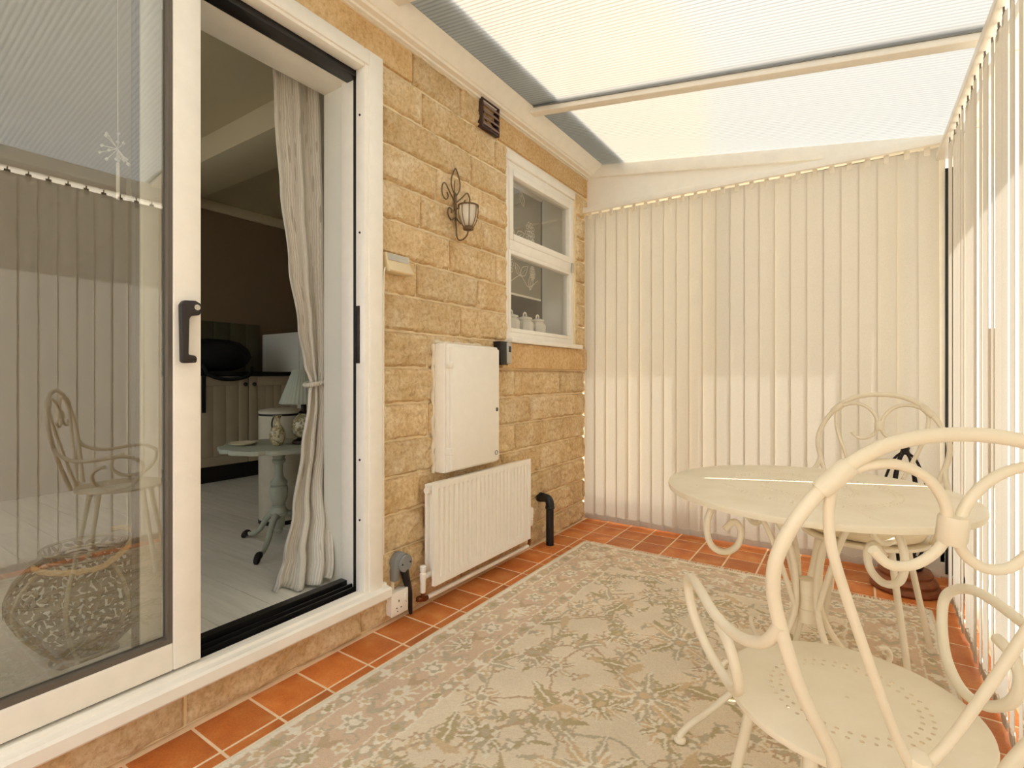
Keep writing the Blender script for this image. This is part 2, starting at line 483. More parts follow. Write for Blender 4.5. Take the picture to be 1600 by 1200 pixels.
rows = {
    14: [1.577, 1.899, 2.215],
    13: [1.385, 1.638, 2.184, 2.295],
    12: [1.385, 1.412, 1.981, 2.295],
    11: [1.385, 1.729, 2.295],
    10: [1.385, 1.626, 2.08, 2.295],
    9: [1.385, 1.822, 2.193, 2.295],
    8: [1.385, 1.602, 2.032, 2.295],
    7: [1.385, 1.901, 2.295],
    6: [1.385, 1.674, 1.98, 2.215],
    5: [1.385, 1.715, 2.05, 2.37, 2.901, 3.235, 3.30],
    4: [1.385, 1.679, 2.1, 2.54, 3.119, 3.235, 3.30],
    3: [1.385, 1.9, 2.377, 2.944, 3.235, 3.30],
    2: [1.385, 1.618, 2.24, 2.65, 3.235, 3.30],
    1: [1.385, 1.654, 2.1, 2.5, 2.909, 3.235, 3.30],
    0: [1.385, 1.523, 2.0, 2.55, 3.081, 3.235, 3.30],
    -1: [-1.25, -0.45, 0.10, 0.685, 1.30, 1.9, 2.4, 2.9, 3.235, 3.30],
}
for k, js in rows.items():
    for a, b in zip(js[:-1], js[1:]):
        z0 = Z(k) if k >= 0 else 0.0
        stone(a, b, z0, Z(k + 1), rough=0.75 if b - a < 0.2 else 1.0)
for k in range(7, 14):                                    # jamb stones between window and end wall
    stone(3.135, 3.30, Z(k), Z(k + 1), rough=0.4)
stone(YN, 1.577, 2.257, 2.408, 'stone_flat', flat=True)   # door lintel
stone(2.215, 3.30, 2.262, 2.408, 'stone_flat', flat=True) # window lintel
sl = G().box(-0.03, 0.022, 2.225, 3.30, 1.045, 1.182).build('window_sill_stone', 'stone_flat', wall_left, bevel=0.004)
# sealant bead down the corner
bead = []
for i in range(40):
    z = 0.02 + i * 0.03
    bead.append((0.012 + 0.004 * math.sin(i * 2.1), 3.29 + 0.006 * math.sin(i * 1.3), z))
G().tube(bead, [0.012 + 0.005 * math.sin(i * 1.7) for i in range(40)], 6).build('sealant_bead', 'silicone', wall_left, smooth=60)
# house wall continuing above the roof: coursed stones seen blurred through the roof sheets
upper = G().box(-0.02, 0.004, -2.7, 6.9, 2.58, 4.95).build('upper_stone_face', 'stone', wall_left)

# ------------------------------------------------------------------ roof
def roof_z(x): return 2.490 - 0.150 * x
ceiling = structure(empty('ceiling'), 'ribbed polycarbonate lean-to roof on white glazing bars')
bars = [YN, -0.66, 0.36, 1.38, 2.40, YF]
for i in range(len(bars) - 1):
    y0, y1 = bars[i] + 0.004, bars[i + 1] - 0.004
    g = G().prism_y([(0.06, roof_z(0.06)), (2.06, roof_z(2.06)), (2.06, roof_z(2.06) + 0.016), (0.06, roof_z(0.06) + 0.016)], y0, y1)
    g.build('roof_panel', 'poly', ceiling)
for y in bars[1:-1]:
    g = G().prism_y([(0.09, roof_z(0.09) - 0.03), (2.02, roof_z(2.02) - 0.03), (2.02, roof_z(2.02) - 0.001), (0.09, roof_z(0.09) - 0.001)], y - 0.028, y + 0.028)
    b = g.build('glazing_bar', 'pvc', ceiling, bevel=0.006)
    G().prism_y([(0.09, roof_z(0.09) + 0.017), (2.05, roof_z(2.05) + 0.017), (2.05, roof_z(2.05) + 0.035), (0.09, roof_z(0.09) + 0.035)], y - 0.03, y + 0.03).build('bar_cap', 'pvc', b, bevel=0.004)
    G().prism_y([(0.1, roof_z(0.1) - 0.004), (2.0, roof_z(2.0) - 0.004), (2.0, roof_z(2.0) - 0.0005), (0.1, roof_z(0.1) - 0.0005)], y - 0.034, y + 0.034).build('gasket', 'grey', b)
# lead flashing over the top edge of the sheets
G().prism_y([(0.0, 2.60), (0.004, 2.60), (0.03, roof_z(0.03) + 0.040), (0.28, roof_z(0.28) + 0.024), (0.28, roof_z(0.28) + 0.020), (0.02, roof_z(0.02) + 0.03), (0.0, 2.55)], YN, YF + 0.05).build('flashing', 'lead', ceiling)
# eaves box along the house wall
trim = G().prism_y([(0.0, 2.398), (0.018, 2.398), (0.022, 2.404), (0.048, 2.404), (0.054, 2.412), (0.062, 2.414), (0.122, 2.466), (0.126, 2.474), (0.10, 2.482), (0.0, 2.50)], YN, YF).build('trim_1', 'pvc', smooth=25)
structure(trim, 'white moulded eaves trim under the roof')
G().tube([(0.004, YN, 2.392), (0.004, YF, 2.392)], 0.007, 6).build('sealant_line', 'silicone', trim, smooth=60)

# right-hand eaves beam and posts, glass panes
wr = structure(empty('wall_right'), 'white framed glazed side wall behind the blinds')
def wall_beam(name, b, parent, mat='pvc'): return box_obj(name, mat, b, parent, 0.005)
wall_beam('eaves_beam', (1.985, 2.06, YN, YF + 0.05, 2.09, roof_z(2.05) - 0.004), wr)
wall_beam('bottom_rail', (1.985, 2.05, YN, YF + 0.05, 0.0, 0.11), wr)  # made taller behind the blind to keep low sun off the floor
posts_y = [YN, -0.35, 0.55, 1.45, 2.35, 2.985]
for y in posts_y[:-1]: wall_beam('post', (1.985, 2.05, y, y + 0.055, 0.07, 2.09), wr)
wall_beam('sun_block_post', (1.985, 2.05, 2.985, YF + .05, 0.07, 2.09), wr)  # widened, hidden behind the blinds, to stop sun leaking through the corner
for a, b in zip(posts_y[:-1], posts_y[1:]):
    box_obj('pane', 'glass', (2.012, 2.018, a + 0.055, b, 0.07, 2.09), wr, 0)
wf = structure(empty('wall_far'), 'white framed end wall with gable panel behind the blinds')
YB = 3.30
G().prism_y([(0.0, 2.17), (1.985, 2.13), (1.985, roof_z(1.985) - 0.062), (0.0, roof_z(0) - 0.064)], YB, YB + 0.05).build('gable_panel', 'pvc_dull', wf)
G().prism_y([(0.0, roof_z(0.0) - 0.085), (2.03, roof_z(2.03) - 0.075), (2.03, roof_z(2.03) - 0.002), (0.0, roof_z(0) - 0.002)], YB - 0.022, YB + 0.05).build('gable_beam', 'pvc', wf, bevel=0.004)
wall_beam('top_rail', (0.0, 2.03, YB, YB + 0.05, 2.09, 2.15), wf)
wall_beam('bottom_rail', (0.0, 2.03, YB, YB + 0.05, 0.0, 0.16), wf)  # made taller behind the blind to block low sun at its foot
posts_x = [0.0, 0.86, 1.735, 1.905]
for x in posts_x: wall_beam('post', (x, x + 0.05, YB, YB + 0.05, 0.07, 2.09), wf)
box_obj('gasket', 'black_rub', (1.952, 1.983, YB - 0.012, YB + 0.02, 0.02, 2.03), wf, 0)
for a, b in zip(posts_x[:-1], posts_x[1:]):
    box_obj('pane', 'glass', (a + 0.05, b, YB + 0.022, YB + 0.028, 0.07, 2.09), wf, 0)
box_obj('pane', 'glass', (1.965, 2.03, YB + 0.022, YB + 0.028, 0.07, 2.09), wf, 0)
wn = structure(empty('wall_near'), 'unseen white framed end wall behind the viewer, glazed for added daylight')  # glazing is made up, out of view, to light the room from behind
for b_ in ((0.0, 2.03, 0.0, 0.10), (0.0, 2.03, 2.08, 2.14)): wall_beam('rail', (b_[0], b_[1], YN - .05, YN, b_[2], b_[3]), wn)
G().prism_y([(0.0, 2.14), (2.03, 2.14), (2.03, roof_z(2.03) - .002), (0.0, roof_z(0) - .002)], YN - .05, YN).build('gable_panel', 'pvc_dull', wn)
for x in (0.0, .66, 1.32, 1.97): wall_beam('post', (x, x + .06, YN - .05, YN, .10, 2.08), wn)
for x in (.06, .72, 1.38): box_obj('pane', 'glass', (x, x + .60 if x < 1.3 else 1.97, YN - .03, YN - .024, .10, 2.08), wn, 0)

# boards added outside, out of view, to shade the upper part of the blinds
so = structure(empty('added_shade_boards'), 'white boards added outside the roof edge to shade the upper blinds')
box_obj('shade_board', 'pvc', (2.062, 2.46, YN - 0.3, 3.66, 2.150, 2.172), so, 0.003)
box_obj('shade_board', 'pvc', (-0.0, 2.06, YF + 0.052, 3.66, 2.150, 2.172), so, 0.003)

# ------------------------------------------------------------------ sliding patio door
d1 = structure(empty('door_1'), 'white sliding patio door, right half open')
# outer frame
fr = G()
fr.box(-0.02, 0.034, 1.292, 1.385, 0.165, 2.252); fr.box(-0.02, 0.034, DY0, 1.292, 2.176, 2.252)
fr.box(-0.02, 0.034, DY0, DY0 + 0.08, 0.165, 2.176)
fr.build('outer_frame', 'pvc', d1, bevel=0.006)
G().box(0.03, 0.042, 1.31, 1.375, 0.168, 2.24).box(0.03, 0.042, DY0, 1.31, 2.188, 2.24).build('frame_bead', 'pvc', d1, bevel=0.004)
box_obj('rubber_strip', 'black_rub', (-0.045, -0.02, 1.302, 1.36, 0.165, 2.176), d1, 0)
box_obj('inner_jamb', 'pvc', (-0.12, -0.045, 1.304, 1.385, 0.165, 2.20), d1, 0.003)
box_obj('head_track', 'black', (-0.085, -0.02, DY0, 1.304, 2.155, 2.20), d1, 0.004)
box_obj('inner_head', 'pvc_dull', (-0.25, -0.085, DY0, 1.32, 2.165, 2.26), d1, 0.003)
jr = box_obj('jamb_reveal', 'plaster', (-0.25, -0.12, 1.318, 1.39, 0.10, 2.26), d1, 0)
box_obj('strike_plate', 'handle', (-0.016, 0.006, 1.288, 1.2925, 1.05, 1.27), d1, 0.001)
for z in (0.45, 0.68, 1.55, 2.0): G().lathe([(0.004, 0), (0.004, 0.003)], (0, 0, 0), 10).build('screw', 'black', d1).matrix_world = Matrix.Translation((0.006, 1.292, z)) @ Matrix.Rotation(R(90), 4, 'X')
# sill and track
G().prism_y([(-0.12, 0.128), (0.062, 0.128), (0.066, 0.134), (0.066, 0.164), (0.058, 0.170), (0.036, 0.172), (0.034, 0.180), (0.022, 0.182), (0.018, 0.178), (-0.005, 0.178), (-0.005, 0.150), (-0.12, 0.150)], DY0, 1.40).build('sill', 'sill_paint', d1, smooth=25)
G().prism_y([(-0.005, 0.150), (-0.005, 0.170), (-0.012, 0.170), (-0.012, 0.158), (-0.028, 0.158), (-0.028, 0.186), (-0.034, 0.186), (-0.034, 0.158), (-0.052, 0.158), (-0.052, 0.190), (-0.058, 0.190), (-0.058, 0.158), (-0.085, 0.158), (-0.085, 0.196), (-0.12, 0.196), (-0.12, 0.150)], DY0, 1.303).build('track', 'black', d1, smooth=25)
# sliding leaf in front
LY0, LY1, LZ0, LZ1 = -0.60, 0.718, 0.186, 2.19
lf = G().box(-0.03, 0.014, 0.646, LY1, LZ0, LZ1).build('leaf_stile', 'pvc', d1, bevel=0.004)
box_obj('bottom_rail', 'pvc', (-0.03, 0.012, LY0, 0.646, 0.186, 0.262), d1, 0.004)
box_obj('top_rail', 'pvc', (-0.03, 0.012, LY0, 0.646, 2.12, LZ1), d1, 0.004)
box_obj('leaf_stile', 'pvc', (-0.03, 0.012, LY0 - 0.07, LY0, LZ0, LZ1), d1, 0.004)
gk = G().box(-0.02, 0.009, 0.634, 0.6455, 0.262, 2.12).box(-0.02, 0.009, LY0, 0.634, 0.262, 0.276).box(-0.02, 0.009, LY0, 0.634, 2.108, 2.12)
gk.build('glazing_gasket', 'gasket', d1)
box_obj('leaf_pane', 'door_glass', (-0.012, -0.008, LY0, 0.634, 0.276, 2.108), d1, 0)
# fixed leaf behind
box_obj('fixed_stile', 'pvc', (-0.105, -0.055, 0.592, 0.645, 0.196, 2.17), d1, 0.005)
box_obj('fixed_bottom_rail', 'pvc', (-0.105, -0.06, LY0, 0.592, 0.196, 0.25), d1, 0.004)
box_obj('fixed_top_rail', 'pvc', (-0.105, -0.06, LY0, 0.592, 2.12, 2.17), d1, 0.004)
box_obj('fixed_gasket', 'gasket', (-0.085, -0.06, 0.582, 0.592, 0.25, 2.12), d1, 0)
box_obj('fixed_pane', 'glass', (-0.084, -0.080, LY0, 0.582, 0.25, 2.12), d1, 0)
# handle
hp = [(0.670, 1.190), (0.690, 1.205), (0.702, 1.198), (0.706, 1.182), (0.698, 1.166), (0.681, 1.162), (0.673, 1.150), (0.672, 1.085), (0.674, 1.058), (0.690, 1.056), (0.692, 1.040), (0.686, 1.034), (0.660, 1.034), (0.655, 1.040), (0.652, 1.120), (0.650, 1.192), (0.655, 1.206), (0.668, 1.212), (0.690, 1.214)]
hp = [(0.652, 1.198), (0.660, 1.210), (0.690, 1.212), (0.704, 1.205), (0.707, 1.185), (0.700, 1.172), (0.678, 1.168), (0.674, 1.158), (0.672, 1.060), (0.690, 1.058), (0.694, 1.050), (0.692, 1.038), (0.660, 1.036), (0.655, 1.042)]
hg = G().prism_x(hp, 0.024, 0.046)
h = hg.build('handle', 'handle', d1, bevel=0.004)
G().box(0.014, 0.026, 0.680, 0.704, 1.176, 1.206).box(0.014, 0.026, 0.676, 0.690, 1.040, 1.054).build('handle_mount', 'handle', h)
G().lathe([(0.008, 0), (0.008, 0.003), (0.004, 0.003), (0.004, 0.0045)], (0, 0, 0), 16).build('lock_cylinder', 'chrome', h).matrix_world = Matrix.Translation((0.046, 0.692, 1.193)) @ Matrix.Rotation(R(90), 4, 'Y')
G().lathe([(0.005, 0), (0.005, 0.002)], (0, 0, 0), 12).build('screw_cap', 'black', h).matrix_world = Matrix.Translation((0.046, 0.684, 1.047)) @ Matrix.Rotation(R(90), 4, 'Y')
G().prism_x([(0.660, 1.21), (0.676, 1.205), (0.676, 1.06), (0.668, 1.03), (0.658, 1.04)], -0.05, -0.032).build('inner_handle', 'black', d1, bevel=0.003)

# ------------------------------------------------------------------ house window in the stone wall
w1 = structure(empty('window_1'), 'white two-light kitchen window with stone sill')
def frame_rect(name, x0, x1, y0, y1, z0, z1, w, mat, parent, bevel=0.004, wb=None):
    wb = wb or w
    g = G().box(x0, x1, y0, y0 + w, z0, z1).box(x0, x1, y1 - w, y1, z0, z1).box(x0, x1, y0 + w, y1 - w, z0, z0 + wb).box(x0, x1, y0 + w, y1 - w, z1 - w, z1)
    return g.build(name, mat, parent, bevel=bevel)
frame_rect('window_frame', -0.085, -0.018, WY0 - 0.005, WY1 + 0.004, 1.205, 2.205, 0.045, 'pvc', w1)
box_obj('head_board', 'sill_paint', (-0.085, -0.006, WY0 - 0.005, WY1 + 0.004, 2.205, 2.262), w1, 0.004)
box_obj('sill_board', 'sill_paint', (-0.09, 0.045, WY0 - 0.02, WY1 + 0.02, 1.184, 1.212), w1, 0.006)
box_obj('transom', 'pvc', (-0.075, -0.012, WY0 + 0.04, WY1 - 0.04, 1.706, 1.765), w1, 0.006)
frame_rect('upper_sash', -0.07, -0.008, WY0 + 0.036, WY1 - 0.036, 1.762, 2.165, 0.04, 'pvc', w1, 0.007)
frame_rect('lower_bead', -0.07, -0.014, WY0 + 0.036, WY1 - 0.036, 1.248, 1.709, 0.024, 'pvc', w1, 0.005)
box_obj('upper_pane', 'window_glass', (-0.042, -0.038, WY0 + 0.07, WY1 - 0.07, 1.80, 2.13), w1, 0)
box_obj('lower_pane', 'window_glass', (-0.042, -0.038, WY0 + 0.055, WY1 - 0.055, 1.27, 1.69), w1, 0)
box_obj('hinge', 'silver', (-0.012, -0.002, WY1 - 0.05, WY1 - 0.034, 1.70, 1.765), w1, 0.002)
box_obj('reveal', 'plaster', (-0.25, -0.085, WY1 - 0.03, WY1 + 0.004, 1.2, 2.26), w1, 0)
box_obj('reveal', 'plaster', (-0.25, -0.085, WY0 - 0.004, WY0 + 0.03, 1.2, 2.26), w1, 0)
box_obj('inner_sill', 'pvc', (-0.30, -0.085, WY0, WY1, 1.20, 1.236), w1, 0.003)

# ------------------------------------------------------------------ the kitchen behind
KF = 0.16
KX, KY0, KY1, KC = -3.18, -1.6, 3.95, 2.56
kf = G().box(KX, -0.12, KY0, KY1, 0.0, KF - 0.006).build('floor_kitchen', 'dark_wood'); structure(kf, 'pale limed plank kitchen floor')
y = KY0; i = 0
while y < KY1 - 0.01:
    y1 = min(y + 0.19, KY1)
    cuts = [KX, KX + 1.0 + (i % 3) * 0.45, KX + 2.2 + (i % 2) * 0.4, -0.121]
    for a, b in zip(cuts[:-1], cuts[1:]):
        box_obj('plank', 'plank', (a + 0.001, b - 0.001, y + 0.001, y1 - 0.001, KF - 0.008, KF), kf, 0)
    y = y1; i += 1
structure(box_obj('wall_kitchen_back', 'kitchen_wall', (KX - 0.1, KX, KY0, KY1, 0, KC), None, 0), 'tan kitchen wall')
structure(box_obj('wall_kitchen_far', 'kitchen_wall', (KX, IN, KY1, KY1 + 0.1, 0, KC), None, 0), 'tan kitchen end wall')
wkn = G().box(KX, IN, KY0 - .1, KY0, 0, 1.0).box(KX, IN, KY0 - .1, KY0, 2.3, KC).box(KX, -2.7, KY0 - .1, KY0, 1.0, 2.3).box(-.6, IN, KY0 - .1, KY0, 1.0, 2.3).build('wall_kitchen_near', 'kitchen_wall')  # opening cut for the added window
structure(wkn, 'tan kitchen wall to the left with an opening added for daylight')
w2 = structure(empty('added_window'), 'unseen white window added to brighten the kitchen')  # added out of view to let more daylight into the kitchen
G().box(-2.7, -2.65, KY0 - .08, KY0 - .02, 1.0, 2.3).box(-.65, -.6, KY0 - .08, KY0 - .02, 1.0, 2.3).box(-2.65, -.65, KY0 - .08, KY0 - .02, 1.0, 1.05).box(-2.65, -.65, KY0 - .08, KY0 - .02, 2.25, 2.3).build('window_frame', 'pvc', w2)
box_obj('mullion', 'pvc', (-1.68, -1.62, KY0 - .08, KY0 - .02, 1.05, 2.25), w2, .004)
box_obj('pane', 'glass', (-2.65, -1.68, KY0 - .053, KY0 - .047, 1.05, 2.25), w2, 0)
box_obj('pane', 'glass', (-1.62, -.65, KY0 - .053, KY0 - .047, 1.05, 2.25), w2, 0)
structure(box_obj('ceiling_kitchen', 'kitchen_ceiling', (KX, IN, KY0, KY1, KC, KC + 0.1), None, 0), 'cream kitchen ceiling')
lining = G().box(IN - 0.012, IN - 0.001, 1.385, WY0, KF, KC).box(IN - 0.012, IN - 0.001, WY0, WY1, KF, 1.2).box(IN - 0.012, IN - 0.001, WY0, WY1, 2.262, KC).box(IN - 0.012, IN - 0.001, WY1, KY1, KF, KC).box(IN - 0.012, IN - 0.001, KY0, 1.385, 2.262, KC).box(IN - 0.012, IN - 0.001, KY0, DY0, KF, 2.262)
structure(lining.build('wall_kitchen_front', 'plaster'), 'white plaster inside the door wall')
structure(box_obj('trim_3', 'kitchen_ceiling', (KX, IN - 0.012, 1.63, 1.96, 2.402, KC), None, 0.004), 'ceiling beam across the kitchen')
structure(box_obj('trim_4', 'kitchen_ceiling', (KX, KX + 0.05, 1.96, KY1, 2.47, KC), None, 0.02), 'coving at the top of the kitchen wall')
fg = tag(empty('fridge', (0, 0, 0)), 'pale fridge end-on beside the kitchen cabinets', 'fridge')
box_obj('body', 'plaster', (KX + .03, -2.56, 2.722, 3.30, KF + .002, 1.40), fg, .01)
fd = box_obj('door', 'plaster', (-2.555, -2.50, 2.722, 3.30, KF + .04, 1.398), fg, .012)
box_obj('handle', 'silver', (-2.50, -2.475, 2.75, 2.77, .8, 1.2), fd, .004)

# ------------------------------------------------------------------ rug
RX0, RX1, RY0, RY1 = 0.232, 1.846, 0.30, 2.775
def make_rug():
    st = 0.0042
    nx, ny = int((RX1 - RX0) / st), int((RY1 - RY0) / st)
    X, Y = np.meshgrid(np.linspace(0, RX1 - RX0, nx + 1), np.linspace(0, RY1 - RY0, ny + 1))
    W, L = RX1 - RX0, RY1 - RY0
    rng = np.random.RandomState(5)
    def vnoise(sc, seed):
        r = np.random.RandomState(seed); gx, gy = int(W / sc) + 3, int(L / sc) + 3
        g = r.rand(gy, gx); fx, fy = X / sc, Y / sc; ix, iy = fx.astype(int), fy.astype(int); tx, ty = fx - ix, fy - iy
        tx = tx * tx * (3 - 2 * tx); ty = ty * ty * (3 - 2 * ty)
        return (g[iy, ix] * (1 - tx) + g[iy, ix + 1] * tx) * (1 - ty) + (g[iy + 1, ix] * (1 - tx) + g[iy + 1, ix + 1] * tx) * ty
    wx = X + (vnoise(0.010, 1) - .5) * 0.007 + (vnoise(0.03, 2) - .5) * 0.010
    wy = Y + (vnoise(0.010, 3) - .5) * 0.007 + (vnoise(0.03, 4) - .5) * 0.010
    lin = lambda *c: np.array(srgb(*c)[:3])
    FIELD, TAN, SAGE, OLIVE, GOLD, CREAM, BROWN, PEACH = lin(241, 229, 207), lin(222, 198, 170), lin(206, 195, 169), lin(197, 182, 145), lin(226, 204, 168), lin(246, 239, 222), lin(208, 184, 154), lin(228, 205, 180)
    C = np.empty(X.shape + (3,)); C[:] = FIELD
    d = np.minimum(np.minimum(wx, W - wx), np.minimum(wy, L - wy))
    def paint(mask, c, a=1.0): C[mask] = C[mask] * (1 - a) + c * a
    def win(cx, cy, r):
        i0, i1 = max(0, int((cx - r) / st)), min(nx + 1, int((cx + r) / st) + 2)
        j0, j1 = max(0, int((cy - r) / st)), min(ny + 1, int((cy + r) / st) + 2)
        return slice(j0, j1), slice(i0, i1)
    def leaf(cx, cy, ang, ln, wd, c, vein=None, serr=0.0):
        s = win(cx, cy, ln * 0.75 + 0.02)
        if s[0].start >= s[0].stop or s[1].start >= s[1].stop: return
        u = (wx[s] - cx) * math.cos(ang) + (wy[s] - cy) * math.sin(ang); v = -(wx[s] - cx) * math.sin(ang) + (wy[s] - cy) * math.cos(ang)
        t = u / ln + 0.5
        prof = np.where((t > 0) & (t < 1), np.sin(np.clip(t, 0, 1) ** 0.8 * PI), 0) * wd * 0.5
        if serr: prof = prof * (1 - serr * (np.abs(((t * 7 + np.abs(v) * 20) % 1.0) - 0.5) * 2))
        m = np.abs(v) < prof
        blk = C[s]; blk[m] = c; 
        if vein is not None: blk[m & (np.abs(v) < 0.0035)] = vein
    def disc(cx, cy, r, c, pet=0, amp=0.25, ph=0):
        s = win(cx, cy, r * 1.4 + 0.01)
        if s[0].start >= s[0].stop or s[1].start >= s[1].stop: return
        dx, dy = wx[s] - cx, wy[s] - cy
        rr = np.hypot(dx, dy); q = np.arctan2(dy, dx)
        C[s][rr < r * (1 + amp * np.cos(pet * q + ph))] = c
    def stroke(pts, w, c):
        P = [(p[0], p[1]) for p in catmull([(a, b, 0) for a, b in pts], 10)]
        for (x0, y0), (x1, y1) in zip(P[:-1], P[1:]):
            s = win((x0 + x1) / 2, (y0 + y1) / 2, math.hypot(x1 - x0, y1 - y0) / 2 + w * 2 + 0.012)
            if s[0].start >= s[0].stop or s[1].start >= s[1].stop: continue
            dx, dy = x1 - x0, y1 - y0; l2 = dx * dx + dy * dy + 1e-9
            t = np.clip(((wx[s] - x0) * dx + (wy[s] - y0) * dy) / l2, 0, 1)
            C[s][np.hypot(wx[s] - x0 - t * dx, wy[s] - y0 - t * dy) < w] = c
    def palmette(cx, cy, ang, r, c1, c2, c3):
        for k in range(-3, 4):
            a = ang + k * 0.5; leaf(cx + math.cos(a) * r * .55, cy + math.sin(a) * r * .55, a, r * 1.05, r * .36, c1 if k % 2 == 0 else c2, c3, 0.35)
        disc(cx, cy, r * .42, CREAM, 8, .18); disc(cx, cy, r * .30, c2, 6, .2); disc(cx, cy, r * .14, c1)
    def sprig(cx, cy, ang, ln, c, c2):
        stroke([(cx, cy), (cx + math.cos(ang) * ln * .5, cy + math.sin(ang) * ln * .5), (cx + math.cos(ang + .2) * ln, cy + math.sin(ang + .2) * ln)], 0.004, c)
        for k in range(5):
            t = 0.2 + k * .2
            for sgn in (-1, 1):
                a = ang + sgn * 0.9; leaf(cx + math.cos(ang) * ln * t + math.cos(a) * ln * .13, cy + math.sin(ang) * ln * t + math.sin(a) * ln * .13, a, ln * .34 * (1.15 - .5 * t), ln * .13, c if k % 2 else c2, None, .3)
    def curl(cx, cy, r, a0, dirn, c, w=0.0045):
        stroke([(cx + r * (1 - .11 * k) * math.cos(a0 + dirn * k * .75), cy + r * (1 - .11 * k) * math.sin(a0 + dirn * k * .75)) for k in range(8)], w, c)
    # the field: mirrored vines, palmettes and sprigs
    F0 = 0.29
    fw, fl = W / 2 - F0, L - 2 * F0
    for sgn in (-1, 1):
        X_ = lambda x: W / 2 + sgn * x
        A = lambda a: a if sgn > 0 else PI - a
        NR = 13
        grid = {}
        for r in range(NR):
            for c in range(3):
                grid[r, c] = (X_(fw * (.20 + .32 * c) + .045 * math.sin(r * 1.9 + c * 2.3)), F0 + fl * (r + .5) / NR + .035 * math.cos(r * 1.3 + c * 2.9))
        for c in range(3):
            stroke([grid[r, c] for r in range(NR)], 0.0045, [SAGE, BROWN, SAGE][c])
        for r in range(0, NR - 1, 2):
            stroke([grid[r, 0], grid[r + 1, 1], grid[r, 2]], 0.0042, BROWN)
            stroke([(W / 2, grid[r, 0][1] + .05), grid[r, 0], grid[r + 1, 0]], 0.0042, SAGE)
        for (r, c), (px, py) in grid.items():
            k = r * 3 + c; a = A(k * 2.39); ty = (r + 2 * c) % 5
            for q in range(3):
                curl(px + .02 * math.cos(a + q * 2.1), py + .02 * math.sin(a + q * 2.1), .042, A(k + q * 2.1), sgn if (k + q) % 2 else -sgn, SAGE if q % 2 else BROWN, .0032)
            if ty == 0: palmette(px, py, a, .088, GOLD if k % 2 else SAGE, OLIVE if k % 4 else BROWN, CREAM)
            elif ty == 1: sprig(px, py, a, .14, OLIVE, SAGE); sprig(px, py, a + PI, .10, SAGE, OLIVE)
            elif ty == 2:
                leaf(px + .03 * math.cos(a), py + .03 * math.sin(a), a, .17, .062, OLIVE, CREAM, .45)
                leaf(px - .05 * math.cos(a), py - .04 * math.sin(a), a + 1.1, .11, .045, GOLD, None, .4)
            elif ty == 3:
                for q in range(6): leaf(px + .042 * math.cos(a + q * PI / 3), py + .042 * math.sin(a + q * PI / 3), a + q * PI / 3, .075, .030, [GOLD, BROWN][q % 2], CREAM, .3)
                disc(px, py, .024, CREAM, 6, .2); disc(px, py, .013, SAGE)
            else:
                leaf(px, py, a, .15, .050, SAGE, CREAM, .45); leaf(px + .05 * math.cos(a + 1.6), py + .05 * math.sin(a + 1.6), a + .8, .10, .036, OLIVE, None, .4)
            for q in range(2):
                b = a + 1.9 + q * 2.4; qx, qy = px + .085 * math.cos(b), py + .075 * math.sin(b)
                disc(qx, qy, .019, [GOLD, SAGE, BROWN][(k + q) % 3], 5, .3); disc(qx, qy, .008, CREAM)
                leaf(qx + .03 * math.cos(b + 1), qy + .03 * math.sin(b + 1), b + 1.3, .062, .022, [SAGE, OLIVE, GOLD][(k + q) % 3], None, .4)
    for k in range(5):
        cy = F0 + fl * (k + .5) / 5
        for q in range(8):
            a = q * PI / 4 + .2; leaf(W / 2 + .085 * math.cos(a), cy + .085 * math.sin(a), a, .14, .045, [GOLD, OLIVE, SAGE, GOLD][q % 4], CREAM, .45)
        palmette(W / 2, cy, PI / 2 if k % 2 else -PI / 2, .10, GOLD, SAGE, CREAM)
    # borders
    paint(d < 0.300, CREAM); paint(d < 0.292, TAN); paint((d < 0.246), CREAM); paint(d < 0.240, PEACH)
    paint(d < 0.076, CREAM); paint(d < 0.070, TAN); paint(d < 0.022, CREAM); 
    def along(off, step):
        out = []
        for side in range(4):
            ln = (L if side % 2 == 0 else W) - 2 * off; n = max(1, int(ln / step))
            for k in range(n + 1):
                t = off + ln * k / n
                out.append([(off, t, 0), (t, L - off, 1), (W - off, t, 0), (t, off, 1)][side] + (k,))
        return out
    for off, step, r in ((0.046, 0.055, 0.016), (0.268, 0.055, 0.017)):
        for (cx, cy, o, k) in along(off, step):
            disc(cx, cy, r * 1.25, [SAGE, CREAM][k % 2], 4, .3); disc(cx, cy, r * .62, [CREAM, GOLD, OLIVE][k % 3])
            q = (PI / 2 if o == 0 else 0)
            leaf(cx + math.cos(q) * step * .5, cy + math.sin(q) * step * .5, q + .7, .034, .013, SAGE)
    for (cx, cy, o, k) in along(0.158, 0.155):
        q = (PI / 2 if o == 0 else 0)
        if k % 2 == 0:
            palmette(cx, cy, q + (PI / 2 if k % 4 else -PI / 2), 0.068, SAGE if k % 4 else GOLD, CREAM if k % 4 == 0 else OLIVE, CREAM)
        else:
            disc(cx, cy, .040, CREAM, 6, .25); disc(cx, cy, .027, SAGE, 6, .25); disc(cx, cy, .013, CREAM)
        for s2 in (-1, 1):
            px, py = cx + math.cos(q) * .078 - math.sin(q) * s2 * .05, cy + math.sin(q) * .078 + math.cos(q) * s2 * .05
            disc(px, py, .021, CREAM, 5, .3); disc(px, py, .009, GOLD)
            leaf(px - math.sin(q) * s2 * -.035, py + math.cos(q) * s2 * -.035, q + s2 * .6, .07, .022, SAGE if k % 2 else BROWN)
            curl(cx - math.sin(q) * s2 * .045 - math.cos(q) * .05, cy + math.cos(q) * s2 * .045 - math.sin(q) * .05, .026, k, s2, SAGE, .003)
